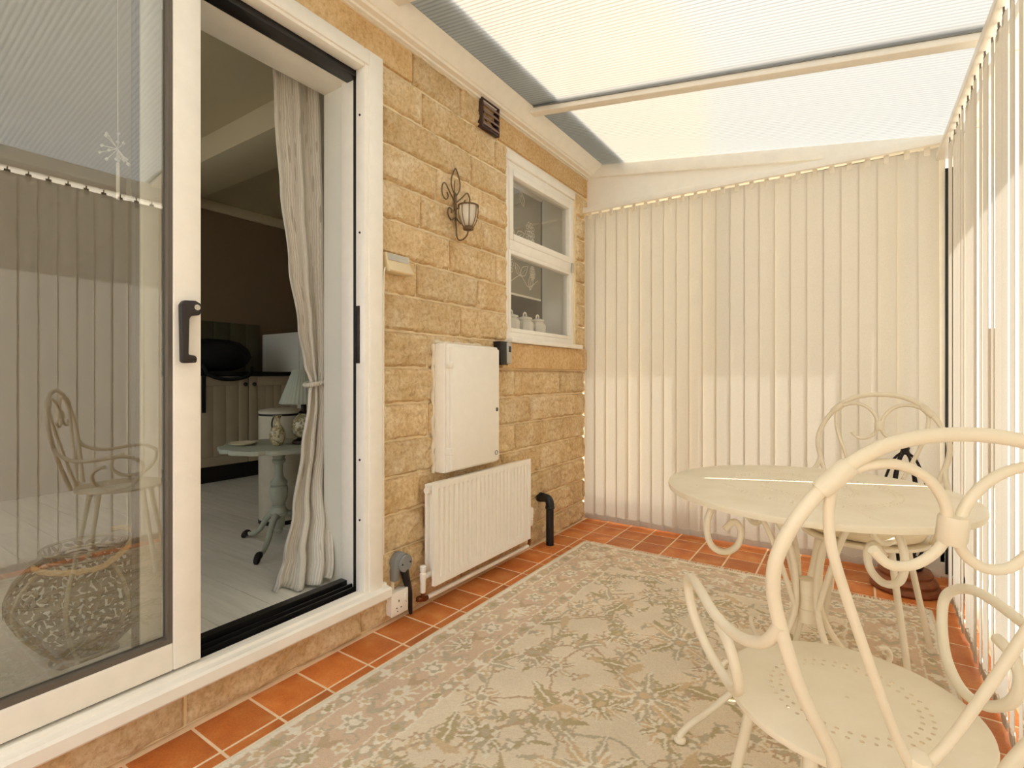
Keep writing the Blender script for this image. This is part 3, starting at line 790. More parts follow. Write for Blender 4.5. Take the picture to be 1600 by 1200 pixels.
    # wool shading: tufts a touch lighter or darker, faded dye
    C *= (0.93 + 0.14 * vnoise(0.10, 11))[..., None] * (0.95 + 0.10 * rng.rand(*X.shape))[..., None]
    H = 0.009 + 0.0016 * rng.rand(*X.shape)
    H[0, :] = H[-1, :] = 0.001; H[:, 0] = H[:, -1] = 0.001
    V = np.stack([X + RX0, Y + RY0, H], -1).reshape(-1, 3).astype(np.float32)
    ii = np.arange((nx + 1) * (ny + 1)).reshape(ny + 1, nx + 1)
    Fq = np.stack([ii[:-1, :-1], ii[:-1, 1:], ii[1:, 1:], ii[1:, :-1]], -1).reshape(-1)
    me = bpy.data.meshes.new('rug_pile')
    nf = nx * ny
    me.vertices.add(len(V)); me.vertices.foreach_set('co', V.ravel())
    me.loops.add(nf * 4); me.loops.foreach_set('vertex_index', Fq.astype(np.int32))
    me.polygons.add(nf); me.polygons.foreach_set('loop_start', np.arange(0, nf * 4, 4, dtype=np.int32))
    me.update(calc_edges=True)
    ca = me.color_attributes.new('dye', 'FLOAT_COLOR', 'POINT')
    ca.data.foreach_set('color', np.concatenate([C, np.ones(X.shape + (1,))], -1).astype(np.float32).ravel())
    t = NT('wool_rug'); at = t.n('ShaderNodeVertexColor', layer_name='dye')
    v = t.coord(); n = t.noise(v, 420, 3)
    c = t.mix(0.22, at.outputs['Color'], t.ramp(n, [(0.3, srgb(170, 160, 140)), (0.6, (1, 1, 1, 1))]), 'MULTIPLY')
    p = t.bsdf(c, 0.95, 0, t.bump(n, 0.6, 0.004), 0.1)
    me.materials.append(t.done(p))
    return me
rug = empty('rug', (0, 0, 0))
tag(rug, 'faded floral oriental rug with tan border on the terracotta floor', 'rug')
put('pile', make_rug(), None, rug)
g = G(); rnd = random.Random(3)
x = RX0 + 0.004
while x < RX1:
    a = rnd.uniform(-0.008, 0.008); b = rnd.uniform(0.030, 0.048)
    g.tube([(x, RY1 - 0.003, 0.004), (x + a * .5, RY1 + b * .5, 0.006), (x + a, RY1 + b, 0.003)], [0.0026, 0.0022, 0.0012], 4)
    x += 0.0052
fo = g.build('fringe', plain('cream_fringe', srgb(232, 222, 200), 0.95), rug, smooth=60); fo['kind'] = 'stuff'
g = G()
for xx in (RX0, RX1): g.tube([(xx, RY0, 0.006), (xx, RY1, 0.006)], 0.006, 6)
g.tube([(RX0, RY1, 0.005), (RX1, RY1, 0.005)], 0.005, 6)
g.build('binding', plain('cream_binding', srgb(224, 212, 186), 0.95), rug, smooth=60)

# ------------------------------------------------------------------ vertical blinds
def slat_mesh(w, h, bow):
    vs, fs = [], []
    n = 5
    for j in range(3):
        z = [0.0, 0.075, h][j]
        for i in range(n):
            u = i / (n - 1) - 0.5
            vs.append((u * w, bow * (1 - 4 * u * u) + (0.0008 if j == 0 else 0), z))
    for j in range(2):
        for i in range(n - 1): fs.append((j * n + i, j * n + i + 1, (j + 1) * n + i + 1, (j + 1) * n + i))
    g = G(); g.add(vs, fs); me = g.mesh('slat', smooth=60); me.materials.append(M['slat']); return me
def hanger_mesh():
    me = G().box(-0.012, 0.012, -0.002, 0.002, -0.03, 0.012).box(-0.0025, 0.0025, -0.0025, 0.0025, 0.012, 0.03).mesh('hanger', bevel=0.001)
    return me
HANG = hanger_mesh(); HANG.materials.append(M['bead'])
HANG_R = HANG.copy(); HANG_R.materials.clear(); HANG_R.materials.append(M['gasket'])
def weight_mesh(w):
    me = G().box(-w / 2 + 0.004, w / 2 - 0.004, -0.0022, 0.0022, 0.004, 0.036).mesh('bottom_weight', bevel=0.0015)
    me.materials.append(M['slat']); return me
WEIGHT = weight_mesh(0.089)
def blind_slat(me, parent, x, y, z, rz, h, hang=HANG):
    o = bpy.data.objects.new('slat', me); col.objects.link(o); o.parent = parent
    o.location = (x, y, z); o.rotation_euler = (0, 0, rz)
    hh = bpy.data.objects.new('hanger', hang); col.objects.link(hh); hh.parent = o; hh.location = (0, 0.002, h)
    ww = bpy.data.objects.new('bottom_weight', WEIGHT); col.objects.link(ww); ww.parent = o; ww.location = (0, 0.0015, 0)
    return o
bf = tag(empty('vertical_blind', (0, 0, 0)), 'closed cream vertical blind covering the end wall', 'blind')
HF = 2.116
mf = slat_mesh(0.089, HF, 0.0012)
rnd = random.Random(11)
pts = []
for k in range(24):
    x = 0.047 + k * 0.0794
    if k >= 22: x += 0.011
    rz = R(-4 + rnd.uniform(-1.2, 1.2))
    so_ = blind_slat(mf, bf, x, 3.248 + rnd.uniform(-0.002, 0.002), 0.009, rz, HF)
    if k >= 22: so_.rotation_euler.y = -0.0034
    pts.append((x - 0.03, 3.243, 0.058)); pts.append((x + 0.01, 3.240, 0.045 + rnd.uniform(-.006, .004)))
G().tube(pts, 0.0014, 5).build('bead_chain', 'bead', bf, smooth=60)
box_obj('head_rail', 'pvc', (0.0, 1.955, 3.222, 3.276, 2.136, 2.176), bf, 0.004)
G().tube([(0.022, 3.222, 2.13), (0.024, 3.220, 1.2), (0.026, 3.222, 0.55), (0.034, 3.224, 0.5)], 0.0016, 5).build('pull_cord', 'bead', bf, smooth=60)

br = tag(empty('vertical_blind', (0, 0, 0)), 'cream vertical blind along the sunny right-hand wall', 'blind')
HR = 2.014
mr = slat_mesh(0.089, HR, 0.005)
pts = []
y = YN + 0.06; k = 0
while y < 2.99:
    rz = R(90 + rnd.uniform(-7, 5))
    if 1.60 < y < 1.84: rz = R(90 + rnd.uniform(-14, -6))
    dx = rnd.uniform(-0.004, 0.004)
    blind_slat(mr, br, 1.931 + dx, y, 0.010 + rnd.uniform(0, .004), rz, HR, HANG_R)
    pts.append((1.929, y - 0.02, 0.062)); pts.append((1.926, y + 0.02, 0.046 + rnd.uniform(-.008, .004)))
    y += 0.079 if not (1.86 < y < 1.94) else 0.094; k += 1
G().tube(pts, 0.0014, 5).build('bead_chain', 'bead', br, smooth=60)
box_obj('head_rail', 'pvc', (1.908, 1.956, YN + 0.02, 3.222, 2.052, 2.084), br, 0.004)

# ------------------------------------------------------------------ garden furniture
def holed_disc(r, th, z, rings, hole_r, roll):
    g = G().lathe([(0.001, 0.0), (r - roll, 0.0), (r - 0.002, -roll * 0.9), (r, -roll * 0.3), (r - 0.001, 0.002), (r - 0.004, th), (0.001, th)], (0, 0, z), 72)
    me = g.mesh('disc', smooth=35)
    ob = bpy.data.objects.new('tmp_disc', me); col.objects.link(ob)
    c = G()
    for rr, n, ph in rings:
        for k in range(n):
            q = 2 * PI * (k + ph) / n
            c.lathe([(hole_r, -0.02), (hole_r, 0.02)], (rr * math.cos(q), rr * math.sin(q), z), 8)
    co = bpy.data.objects.new('tmp_cut', c.mesh('cut')); col.objects.link(co)
    md = ob.modifiers.new('holes', 'BOOLEAN'); md.object = co; md.operation = 'DIFFERENCE'; md.solver = 'EXACT'
    dg = bpy.context.evaluated_depsgraph_get()
    out = bpy.data.meshes.new_from_object(ob.evaluated_get(dg))
    bpy.data.objects.remove(ob); bpy.data.objects.remove(co)
    out.materials.clear(); out.materials.append(M['cream'])
    return out
def sleeve(a, b, r, name, parent, n=10):
    P = [Vector(a).lerp(Vector(b), t) for t in (0, .12, .88, 1)]
    return G().tube(P, [r * .9, r, r, r * .9], n).build(name, 'cream', parent, smooth=50)

def make_chair(loc, rz):
    t = empty('garden_chair', loc, rz)
    z0 = 0.43
    put('seat', holed_disc(0.193, 0.003, z0 - 0.003, [(0.118, 40, 0), (0.103, 36, .5), (0.0005, 1, 0)], 0.0036, 0.010), 'cream', t)
    # hoop back
    def hp(u, z):                                   # the back leans away as it rises
        k = (z - 0.44) / 0.48
        return (u, -0.178 - 0.085 * k ** 0.9 if k > 0 else -0.178, z)
    half = [(0.0, .918), (.077, .907), (.135, .873), (.180, .818), (.207, .760), (.212, .710), (.200, .655), (.167, .560), (.117, .462), (.110, .436)]
    pts = [hp(-u, z) for u, z in reversed(half)] + [hp(u, z) for u, z in half[1:]]
    G().tube(catmull(pts, 7), 0.0092, 12).build('hoop_back', 'cream', t, smooth=60)
    for s in (-1, 1):
        a = [(.152, .852), (.118, .873), (.078, .879), (.040, .864), (.014, .832), (.007, .796), (.014, .768), (.040, .746), (.070, .745), (.092, .765)]
        G().tube(catmull([hp(s * u, z) for u, z in a], 7), 0.0066, 10).build('back_scroll', 'cream', t, smooth=60)
        b = [(.146, .858), (.150, .822), (.144, .772), (.124, .712), (.080, .600), (.038, .500), (.010, .446)]
        G().tube(catmull([hp(s * u, z) for u, z in b], 7), 0.0068, 10).build('back_bar', 'cream', t, smooth=60)
        sleeve(hp(s * .163, .842), hp(s * .130, .876), 0.0135, 'clamp', t)
        # arm with curled front
        arm = [(.200, -.222, .655), (.208, -.190, .614), (.224, -.13, .590), (.240, -.06, .592), (.245, .01, .602), (.246, .06, .602), (.245, .102, .585), (.240, .122, .556), (.230, .112, .505), (.214, .075, .462), (.200, .02, .442), (.198, -.03, .448), (.204, -.070, .478), (.212, -.078, .515), (.218, -.058, .545), (.222, -.022, .556)]
        G().tube(catmull([(s * u, v, z) for u, v, z in arm], 6), 0.0088, 12).build('arm', 'cream', t, smooth=60)
    sleeve(hp(0, .778), hp(0, .814), 0.0165, 'clamp', t)
    sleeve(hp(0, .438), hp(0, .462), 0.0150, 'clamp', t)
    for q in (45, 135, 225, 315):
        c, sn = math.cos(R(q)), math.sin(R(q))
        P = lambda r, z: (c * r, sn * r, z)
        G().tube([P(.150, .428), P(.165, .34), P(.238, .004)], [.0105, .0105, .0100], 10).build('leg', 'cream', t, smooth=60)
        G().tube(catmull([P(.105, .424), P(.140, .405), P(.162, .360), P(.168, .33)], 5), .0066, 8).build('leg_brace', 'cream', t, smooth=60)
        G().lathe([(.012, .0), (.0145, .004), (.0135, .014), (.010, .018)], P(.238, 0), 12).build('foot', 'cream', t, smooth=40)
    G().tube([(0.165 * math.cos(2 * PI * k / 40), 0.165 * math.sin(2 * PI * k / 40), .421) for k in range(40)], .0062, 8, closed=True).build('seat_ring', 'cream', t, smooth=60)
    return t
ch = make_chair((1.565, 1.062, 0.006), R(28))
ch.location.z = 0.0106
tag(ch, 'cream scrolled metal armchair in the foreground, bare perforated seat', 'chair', 'cream scrolled garden chairs')
c2 = copy_tree(ch)
c2.location = (1.600, 2.225, 0.0106); c2.rotation_euler = (0, 0, R(180 - 14))
c2['label'] = 'cream scrolled metal armchair beyond the round table, carrying a cushion'
cu = G().lathe([(0.001, .0), (.150, .0), (.178, .010), (.188, .028), (.180, .046), (.150, .054), (.08, .057), (.001, .055)], (1.600, 2.225, 0.4415), 40)
tag(cu.build('seat_cushion', 'cushion', smooth=60), 'round cream cushion on the chair beyond the table', 'cushion')

tb = tag(empty('garden_table', (1.467, 1.65, 0.0106), 0), 'round cream perforated metal table on scrolled legs', 'table')
TZ = 0.672
put('table_top', holed_disc(0.374, 0.004, TZ, [(0.215, 76, 0), (0.200, 70, .5), (0.120, 44, 0), (0.106, 40, .5), (.300, 4, .3)], 0.0030, 0.014), 'cream', tb)
G().tube([(0.30 * math.cos(2 * PI * k / 48), 0.30 * math.sin(2 * PI * k / 48), TZ - .010) for k in range(48)], .006, 8, closed=True).build('rim_ring', 'cream', tb, smooth=60)
G().lathe([(.020, .30), (.024, .302), (.024, .338), (.020, .34), (.020, .38), (.024, .382), (.024, .42), (.020, .422)], (0, 0, 0), 18).build('collar', 'cream', tb, smooth=35)
for q in (42, 132, 222, 312):
    c, sn = math.cos(R(q)), math.sin(R(q))
    P = lambda r, z: (c * r, sn * r, z)
    leg = [(.250, .570), (.222, .590), (.202, .565), (.212, .525), (.250, .508), (.290, .530), (.302, .585), (.280, .638), (.225, .660), (.160, .648), (.095, .590), (.050, .500), (.036, .400), (.048, .310), (.110, .215), (.205, .140), (.290, .080), (.350, .045), (.378, .020), (.380, .004)]
    G().tube(catmull([P(r, z) for r, z in leg], 6), .0088, 10).build('scroll_leg', 'cream', tb, smooth=60)
    c2_ = [(.200, .143), (.240, .150), (.262, .178), (.250, .206), (.222, .208)]
    G().tube(catmull([P(r, z) for r, z in c2_], 6), .0070, 10).build('leg_curl', 'cream', tb, smooth=60)
    up = [(.040, .350), (.075, .450), (.120, .560), (.165, .640), (.20, .662)]
    G().tube(catmull([P(r, z) for r, z in up], 6), .0072, 10).build('brace', 'cream', tb, smooth=60)
    G().lathe([(.010, 0), (.016, .004), (.016, .010), (.010, .016)], P(.380, 0), 14).build('foot', 'cream', tb, smooth=40)

# ------------------------------------------------------------------ iron stand in the corner
ps = tag(empty('iron_stand', (1.775, 3.02, 0)), 'black wrought iron stand with turned brown base in the corner', 'plant stand')
G().lathe([(.13, 0), (.138, .012), (.132, .028), (.118, .034), (.124, .048), (.116, .062), (.102, .070), (.106, .084), (.098, .098), (.070, .104)], (0, 0, 0), 36).build('turned_base', 'base_wood', ps, smooth=40)
G().lathe([(.066, .104), (.072, .12), (.060, .150), (.040, .165), (.030, .19)], (0, 0, 0), 24).build('foot_cup', 'black_iron', ps, smooth=40)
for k in range(6):
    q = k * PI / 3; P = lambda r, z, q=q: (r * math.cos(q), r * math.sin(q), z)
    G().tube(catmull([P(.05, .15), P(.075, .24), P(.062, .36), P(.078, .48), P(.060, .56), P(.040, .61), P(.012, .64)], 6), .0058, 8).build('upright', 'black_iron', ps, smooth=60)
    G().tube(catmull([P(.070, .30), P(.10, .33), P(.108, .38), P(.090, .41), P(.074, .39), P(.084, .365)], 5), .0038, 6).build('scroll', 'black_iron', ps, smooth=60)
    q2 = q + .5
    G().tube(catmull([(.078 * math.cos(q), .078 * math.sin(q), .48), (.06 * math.cos(q2), .06 * math.sin(q2), .40), (.07 * math.cos(q + PI / 3), .07 * math.sin(q + PI / 3), .33)], 5), .0032, 6).build('cross_wire', 'black_iron', ps, smooth=60)
for z, r in ((.24, .076), (.48, .080), (.57, .060)):
    G().tube([(r * math.cos(2 * PI * k / 28), r * math.sin(2 * PI * k / 28), z) for k in range(28)], .0042, 6, closed=True).build('hoop', 'black_iron', ps, smooth=60)
G().lathe([(.012, .632), (.020, .640), (.016, .652), (.020, .664), (.004, .676)], (0, 0, 0), 16).build('finial', 'black_iron', ps, smooth=40)

# ------------------------------------------------------------------ fittings on the stone wall
# radiator
rd = tag(empty('radiator', (0.0, 0, 0)), 'white ribbed panel radiator low on the stone wall', 'radiator')
RY_0, RY_1, RZ_0, RZ_1, RXF = 1.607, 2.382, 0.108, 0.546, 0.100
prof = []
npitch = 23; yy0, yy1 = RY_0 + 0.022, RY_1 - 0.014
cols = [RY_0, yy0]
dep = [0, 0]
for k in range(npitch):
    a = yy0 + (yy1 - yy0) * k / npitch; w = (yy1 - yy0) / npitch
    for u, dd in ((.14, 0), (.26, 1), (.50, 1), (.62, 0), (.999, 0)):
        cols.append(a + u * w); dep.append(dd)
cols.append(RY_1); dep.append(0)
rowsz = [(RZ_0, 0), (RZ_0 + .030, 0), (RZ_0 + .048, 1), (RZ_1 - .040, 1), (RZ_1 - .026, 0), (RZ_1, 0)]
vs, fs = [], []
for z, k in rowsz:
    for y, dd in zip(cols, dep): vs.append((RXF - 0.011 * dd * k, y, z))
n = len(cols)
for j in range(len(rowsz) - 1):
    for i in range(n - 1): fs.append((j * n + i, j * n + i + 1, (j + 1) * n + i + 1, (j + 1) * n + i))
o = len(vs)
vs += [(RXF - 0.016, cols[0], RZ_0), (RXF - 0.016, cols[-1], RZ_0), (RXF - 0.016, cols[-1], RZ_1), (RXF - 0.016, cols[0], RZ_1)]
m_ = (len(rowsz) - 1) * n
fs += [(o, o + 1, n - 1) + tuple(range(n - 2, -1, -1)), tuple(range(m_, m_ + n)) + (o + 2, o + 3), (o, o + 3) + tuple(j * n for j in range(len(rowsz) - 1, -1, -1)), (o + 1, o + 2) [::-1] + tuple(j * n + n - 1 for j in range(len(rowsz))), (o, o + 1, o + 2, o + 3)]
g = G(); g.add(vs, fs); g.build('front_panel', 'paint', rd, smooth=50)
box_obj('back_panel', 'paint', (0.030, 0.046, RY_0 + .012, RY_1 - .012, RZ_0 + .02, RZ_1 - .012), rd, 0.004)
box_obj('convector', 'paint', (0.046, 0.084, RY_0 + .03, RY_1 - .03, RZ_0 + .04, RZ_1 - .03), rd, 0)
G().tube([(0.062, RY_0 - 0.012, RZ_1 - .035), (0.062, RY_0 + .03, RZ_1 - .035)], .014, 12).build('bleed_plug', 'paint', rd, smooth=40)
G().tube([(0.062, RY_0 - 0.030, .150), (0.062, RY_0 + .03, .150)], .012, 12).build('valve_tail', 'paint', rd, smooth=40)
G().lathe([(.010, .085), (.012, .09), (.012, .135), (.014, .14), (.014, .165), (.010, .17), (.013, .178), (.013, .196), (.009, .2)], (0.062, RY_0 - .03, 0), 14).build('lockshield_valve', 'paint', rd, smooth=35)
G().tube(catmull([(0.062, RY_0 - .03, .09), (0.062, RY_0 - .03, .066), (0.058, RY_0 - .022, .052), (0.052, RY_0 + .01, .050)], 5), .0095, 10).build('copper_elbow', 'copper', rd, smooth=50)
G().lathe([(.004, 0), (.016, .0), (.016, .012), (.010, .018)], (0, 0, 0), 12).build('elbow_nut', 'copper', rd).matrix_world = Matrix.Translation((0.05, RY_0 - .038, .05))
G().tube([(0.052, RY_0 + .006, .050), (0.052, RY_1 + .045, .044)], .0105, 12).build('feed_pipe', 'paint', rd, smooth=50)
G().tube(catmull([(0.052, RY_1 + .04, .044), (0.055, RY_1 + .055, .060), (0.062, RY_1 + .055, .16)], 5), .0085, 10).build('riser_pipe', 'copper', rd, smooth=50)
G().lathe([(.013, .16), (.017, .165), (.017, .195), (.013, .20), (.018, .205), (.018, .255), (.014, .262)], (0.062, RY_1 + .055, 0), 16).build('thermostat_head', 'paint', rd, smooth=35)
for y in (RY_0 + .1, RY_1 - .1): box_obj('bracket', 'paint', (0.002, 0.032, y - .012, y + .012, RZ_0 + .08, RZ_1 - .05), rd, 0)

# meter box
mb = tag(empty('meter_box', (0, 0, 0)), 'white hinged meter box above the radiator', 'meter box')
BY0, BY1, BZ0, BZ1 = 1.705, 2.095, 0.566, 1.150
G().box(0.0, 0.070, BY0, BY1, BZ0, BZ1).build('case', 'pvc', mb, bevel=0.012)
G().box(0.066, 0.084, BY0 + .004, BY1 - .002, BZ0 + .006, BZ1 - .004).build('frame', 'pvc', mb, bevel=0.008)
dr = G().box(0.082, 0.1, BY0 + .014, BY1 - .012, BZ0 + .016, BZ1 - .016).build('door', 'paint', mb, bevel=0.006)
box_obj('hinge', 'pvc', (0.070, 0.104, BY0 + .002, BY0 + .022, BZ1 - .115, BZ1 - .085), mb, 0.003)
box_obj('hinge', 'pvc', (0.070, 0.104, BY0 + .002, BY0 + .022, BZ0 + .085, BZ0 + .115), mb, 0.003)
for y, z, r in ((BY1 - .034, BZ0 + .27, .009), (BY1 - .038, BZ0 + .055, .011)):
    G().tube([(0.101, y + r * math.cos(2 * PI * k / 20), z + r * math.sin(2 * PI * k / 20)) for k in range(20)], .0016, 6, closed=True).build('lock_ring', 'grey', dr, smooth=60)
G().box(0.1, 0.1025, BY1 - .037, BY1 - .031, BZ0 + .262, BZ0 + .278).build('key_slot', 'black', dr)
bead = [(0.006, BY0 - .004 + .004 * math.sin(i), BZ0 + i * .02) for i in range(30)]
G().tube(bead, [.010 + .003 * math.sin(i * 2.3) for i in range(30)], 6).build('sealant_bead', 'silicone', mb, smooth=60)
bead = [(0.006, BY0 + i * .02, BZ1 + .005 + .003 * math.sin(i * 1.7)) for i in range(18)]
G().tube(bead, .010, 6).build('sealant_bead', 'silicone', mb, smooth=60)

# key safe
ks = tag(empty('key_safe', (0, 0, 0)), 'small black and silver key safe beside the stone window sill', 'key safe')
box_obj('body', 'black', (0.0, 0.052, 2.162, 2.222, 1.062, 1.184), ks, 0.005)
box_obj('cover', 'silver', (0.030, 0.058, 2.216, 2.262, 1.066, 1.180), ks, 0.008)
box_obj('window', 'black', (0.055, 0.0595, 2.228, 2.250, 1.128, 1.160), ks, 0.003)
box_obj('back_plate', 'black', (0.0, 0.032, 2.215, 2.262, 1.06, 1.186), ks, 0.004)

# brown vent
vt = tag(empty('vent_grille', (0, 0, 0)), 'brown louvred vent grille high on the stone wall', 'vent')
VY0, VY1, VZ0, VZ1 = 2.035, 2.188, 2.258, 2.412
frame_rect('vent_frame', 0.0, 0.028, VY0, VY1, VZ0, VZ1, 0.012, 'brown_vent', vt, 0.002)
for k in range(4):
    z = VZ0 + .014 + k * .0325
    G().prism_y([(0.010, z + .030), (0.033, z + .004), (0.033, z + .000), (0.028, z + .000), (0.008, z + .024)], VY0 + .011, VY1 - .011).build('louvre', 'vent_slat', vt)
box_obj('back', 'brown_vent', (0.001, 0.006, VY0 + .004, VY1 - .004, VZ0 + .004, VZ1 - .004), vt, 0)

# solar sensor light
sn = tag(empty('sensor_light', (0, 0, 0)), 'small beige wedge-shaped sensor light beside the door frame', 'wall light')
G().prism_y([(0.004, 1.418), (0.050, 1.418), (0.056, 1.424), (0.030, 1.468), (0.026, 1.497), (0.004, 1.497)], 1.402, 1.532).build('body', 'sensor', sn, bevel=0.002)
G().prism_y([(0.0275, 1.470), (0.033, 1.468), (0.029, 1.494), (0.0255, 1.494)], 1.412, 1.524).build('lens', 'sensor_lid', sn)
G().tube(catmull([(0.02, 1.404, 1.43), (0.03, 1.396, 1.432), (0.042, 1.385, 1.42), (0.044, 1.378, 1.38), (0.044, 1.377, 1.0), (0.042, 1.379, 0.3)], 5), .0022, 6).build('cable', 'bead', sn, smooth=60)

# socket
sk = tag(empty('power_socket', (0, 0, 0)), 'white single switched socket at the foot of the door jamb', 'socket')
box_obj('back_box', 'paint', (0.0, 0.032, 1.422, 1.510, 0.034, 0.126), sk, 0.003)
box_obj('face_plate', 'paint', (0.032, 0.042, 1.420, 1.512, 0.032, 0.128), sk, 0.004)
box_obj('rocker_switch', 'paint', (0.040, 0.0465, 1.488, 1.500, 0.082, 0.108), sk, 0.002)
for y, z, w, hh in ((1.459, .088, .004, .009), (1.447, .062, .007, .004), (1.471, .060, .007, .004), (1.452, .048, .006, .003), (1.500, .072, .003, .003)):
    G().box(0.0405, 0.0428, y - w / 2, y + w / 2, z - hh / 2, z + hh / 2).build('pin_hole', 'black', sk)

# grey cable hood and black cable
jb = tag(empty('cable_hood', (0, 0, 0)), 'round grey cable cover with black hose dropping to the floor', 'cable cover')
hood = [(1.482 + .040 * math.cos(R(a)), 0.236 + .040 * math.sin(R(a))) for a in range(0, 181, 15)] + [(1.442, .165), (1.468, .165), (1.470, .20), (1.522, .215)]
G().prism_x(hood, 0.0, 0.034).build('hood', 'grey', jb, bevel=0.004)
G().lathe([(.001, 0), (.036, .0), (.036, .006), (.033, .009), (.001, .009)], (0, 0, 0), 26).build('cover_disc', 'grey', jb, smooth=40).matrix_world = Matrix.Translation((0.034, 1.500, .228)) @ Matrix.Rotation(R(90), 4, 'Y')
for y in (1.478, 1.522): G().lathe([(.004, 0), (.004, .003)], (0, 0, 0), 8).build('screw', 'black', jb).matrix_world = Matrix.Translation((0.042, y, .229)) @ Matrix.Rotation(R(90), 4, 'Y')
G().tube(catmull([(0.026, 1.504, .20), (0.027, 1.516, .15), (0.028, 1.530, .10), (0.030, 1.534, .03), (0.032, 1.536, .004)], 6), [.019 - .0005 * i for i in range(25)], 12).build('hose', 'black', jb, smooth=60)
G().tube([(0.010, 1.452, .17), (0.010, 1.452, .128)], .009, 8).build('conduit', 'silicone', jb, smooth=60)

# waste pipe
wp = tag(empty('waste_pipe', (0, 0, 0)), 'black plastic waste pipe elbowing from the wall into the floor', 'pipe')
G().tube([(0.078, 2.632, .0), (0.078, 2.632, .215)], .0235, 18).build('pipe', 'black', wp, smooth=50)
G().tube([(0.078, 2.632, .212), (0.078, 2.632, .216), (0.078, 2.632, .226), (0.078, 2.632, .229)], [.024, .0285, .0285, .026], 18).build('socket_collar', 'black', wp, smooth=50)
G().tube(catmull([(0.078, 2.632, .226), (0.078, 2.632, .246), (0.070, 2.632, .266), (0.052, 2.632, .274), (0.034, 2.632, .275)], 6), .0255, 18).build('elbow', 'black', wp, smooth=50)
G().tube([(0.0, 2.632, .275), (0.012, 2.632, .275), (0.012, 2.632, .275), (0.034, 2.632, .275)], [.024, .024, .0275, .0275], 18).build('wall_joint', 'black', wp, smooth=40)
for x in (0.004, .010, .016): G().tube([(x, 2.632 + .026 * math.cos(q), .275 + .026 * math.sin(q)) for q in [2 * PI * k / 20 for k in range(20)]], .003, 6, closed=True).build('rib', 'black', wp, smooth=60)

# wall sconce
ws = tag(empty('wall_sconce', (0.012, 1.842, 1.80)), 'bronze wire wall sconce with glass candle cup', 'sconce')
def rod(name, pts, r=.0032, n=6, par=ws): return G().tube(catmull(pts, n), r, 8).build(name, 'iron', par, smooth=60)
rod('stem', [(0.006, 0, -.09), (0.006, 0, 0), (0.006, 0, .06)], .0045)
for s in (-1, 1):
    rod('leaf_loop', [(0.006, 0, .045), (0.006, s * .028, .085), (0.006, s * .030, .125), (0.006, s * .010, .168), (0.006, 0, .180)])
    rod('side_scroll', [(0.006, 0, .015), (0.008, s * .040, .050), (0.010, s * .078, .085), (0.010, s * .098, .070), (0.010, s * .098, .030), (0.010, s * .075, .012), (0.010, s * .058, .030), (0.010, s * .066, .048)])
    rod('low_scroll', [(0.006, 0, -.05), (0.008, s * .035, -.072), (0.010, s * .060, -.050), (0.010, s * .055, -.022), (0.010, s * .036, -.022), (0.010, s * .036, -.04)])
rod('inner_leaf', [(0.006, 0, .05), (0.006, -.010, .085), (0.006, -.006, .12)], .0024)
box_obj('plate', 'iron', (0.0, .006, -.010, .010, -.02, .06), ws, .002)
CX_, CY_ = 0.082, 0.0
rod('hook', [(0.008, 0, -.02), (0.010, 0, -.12), (0.022, 0, -.158), (0.050, 0, -.162), (0.074, 0, -.146), (CX_, 0, -.124)], .0034)
rod('arm', [(0.006, 0, -.01), (0.02, 0, -.012), (0.036, 0, -.012)], .0034)
G().tube([(CX_ + .046 * math.cos(2 * PI * k / 28), CY_ + .046 * math.sin(2 * PI * k / 28), -.012) for k in range(28)], .0038, 8, closed=True).build('ring', 'iron', ws, smooth=60)
for k in range(8):
    q = 2 * PI * k / 8
    rod('cage_wire', [(CX_ + r * math.cos(q), CY_ + r * math.sin(q), z) for r, z in ((.046, -.012), (.045, -.05), (.036, -.085), (.022, -.112))], .0020)
G().lathe([(.008, -.128), (.024, -.122), (.026, -.112), (.018, -.106)], (CX_, CY_, 0), 18).build('cup_base', 'iron', ws, smooth=40)
cup = G()
vs = []; fs = []; prof = [(.010, -.105), (.026, -.098), (.034, -.075), (.040, -.045), (.043, -.010), (.040, -.010), (.037, -.045), (.031, -.075), (.023, -.095), (.008, -.101)]
cup.lathe(prof, (CX_, CY_, 0), 24)
cupm = NT('frosted_cup_glass'); tr = cupm.n('ShaderNodeBsdfTransparent'); df = cupm.n('ShaderNodeBsdfPrincipled'); df.inputs['Base Color'].default_value = srgb(240, 234, 220); df.inputs['Roughness'].default_value = .15
mx = cupm.n('ShaderNodeMixShader'); mx.inputs[0].default_value = .42; cupm.l(tr.outputs[0], mx.inputs[1]); cupm.l(df.outputs[0], mx.inputs[2])
cup.build('glass_cup', cupm.done(mx.outputs[0]), ws, smooth=50)

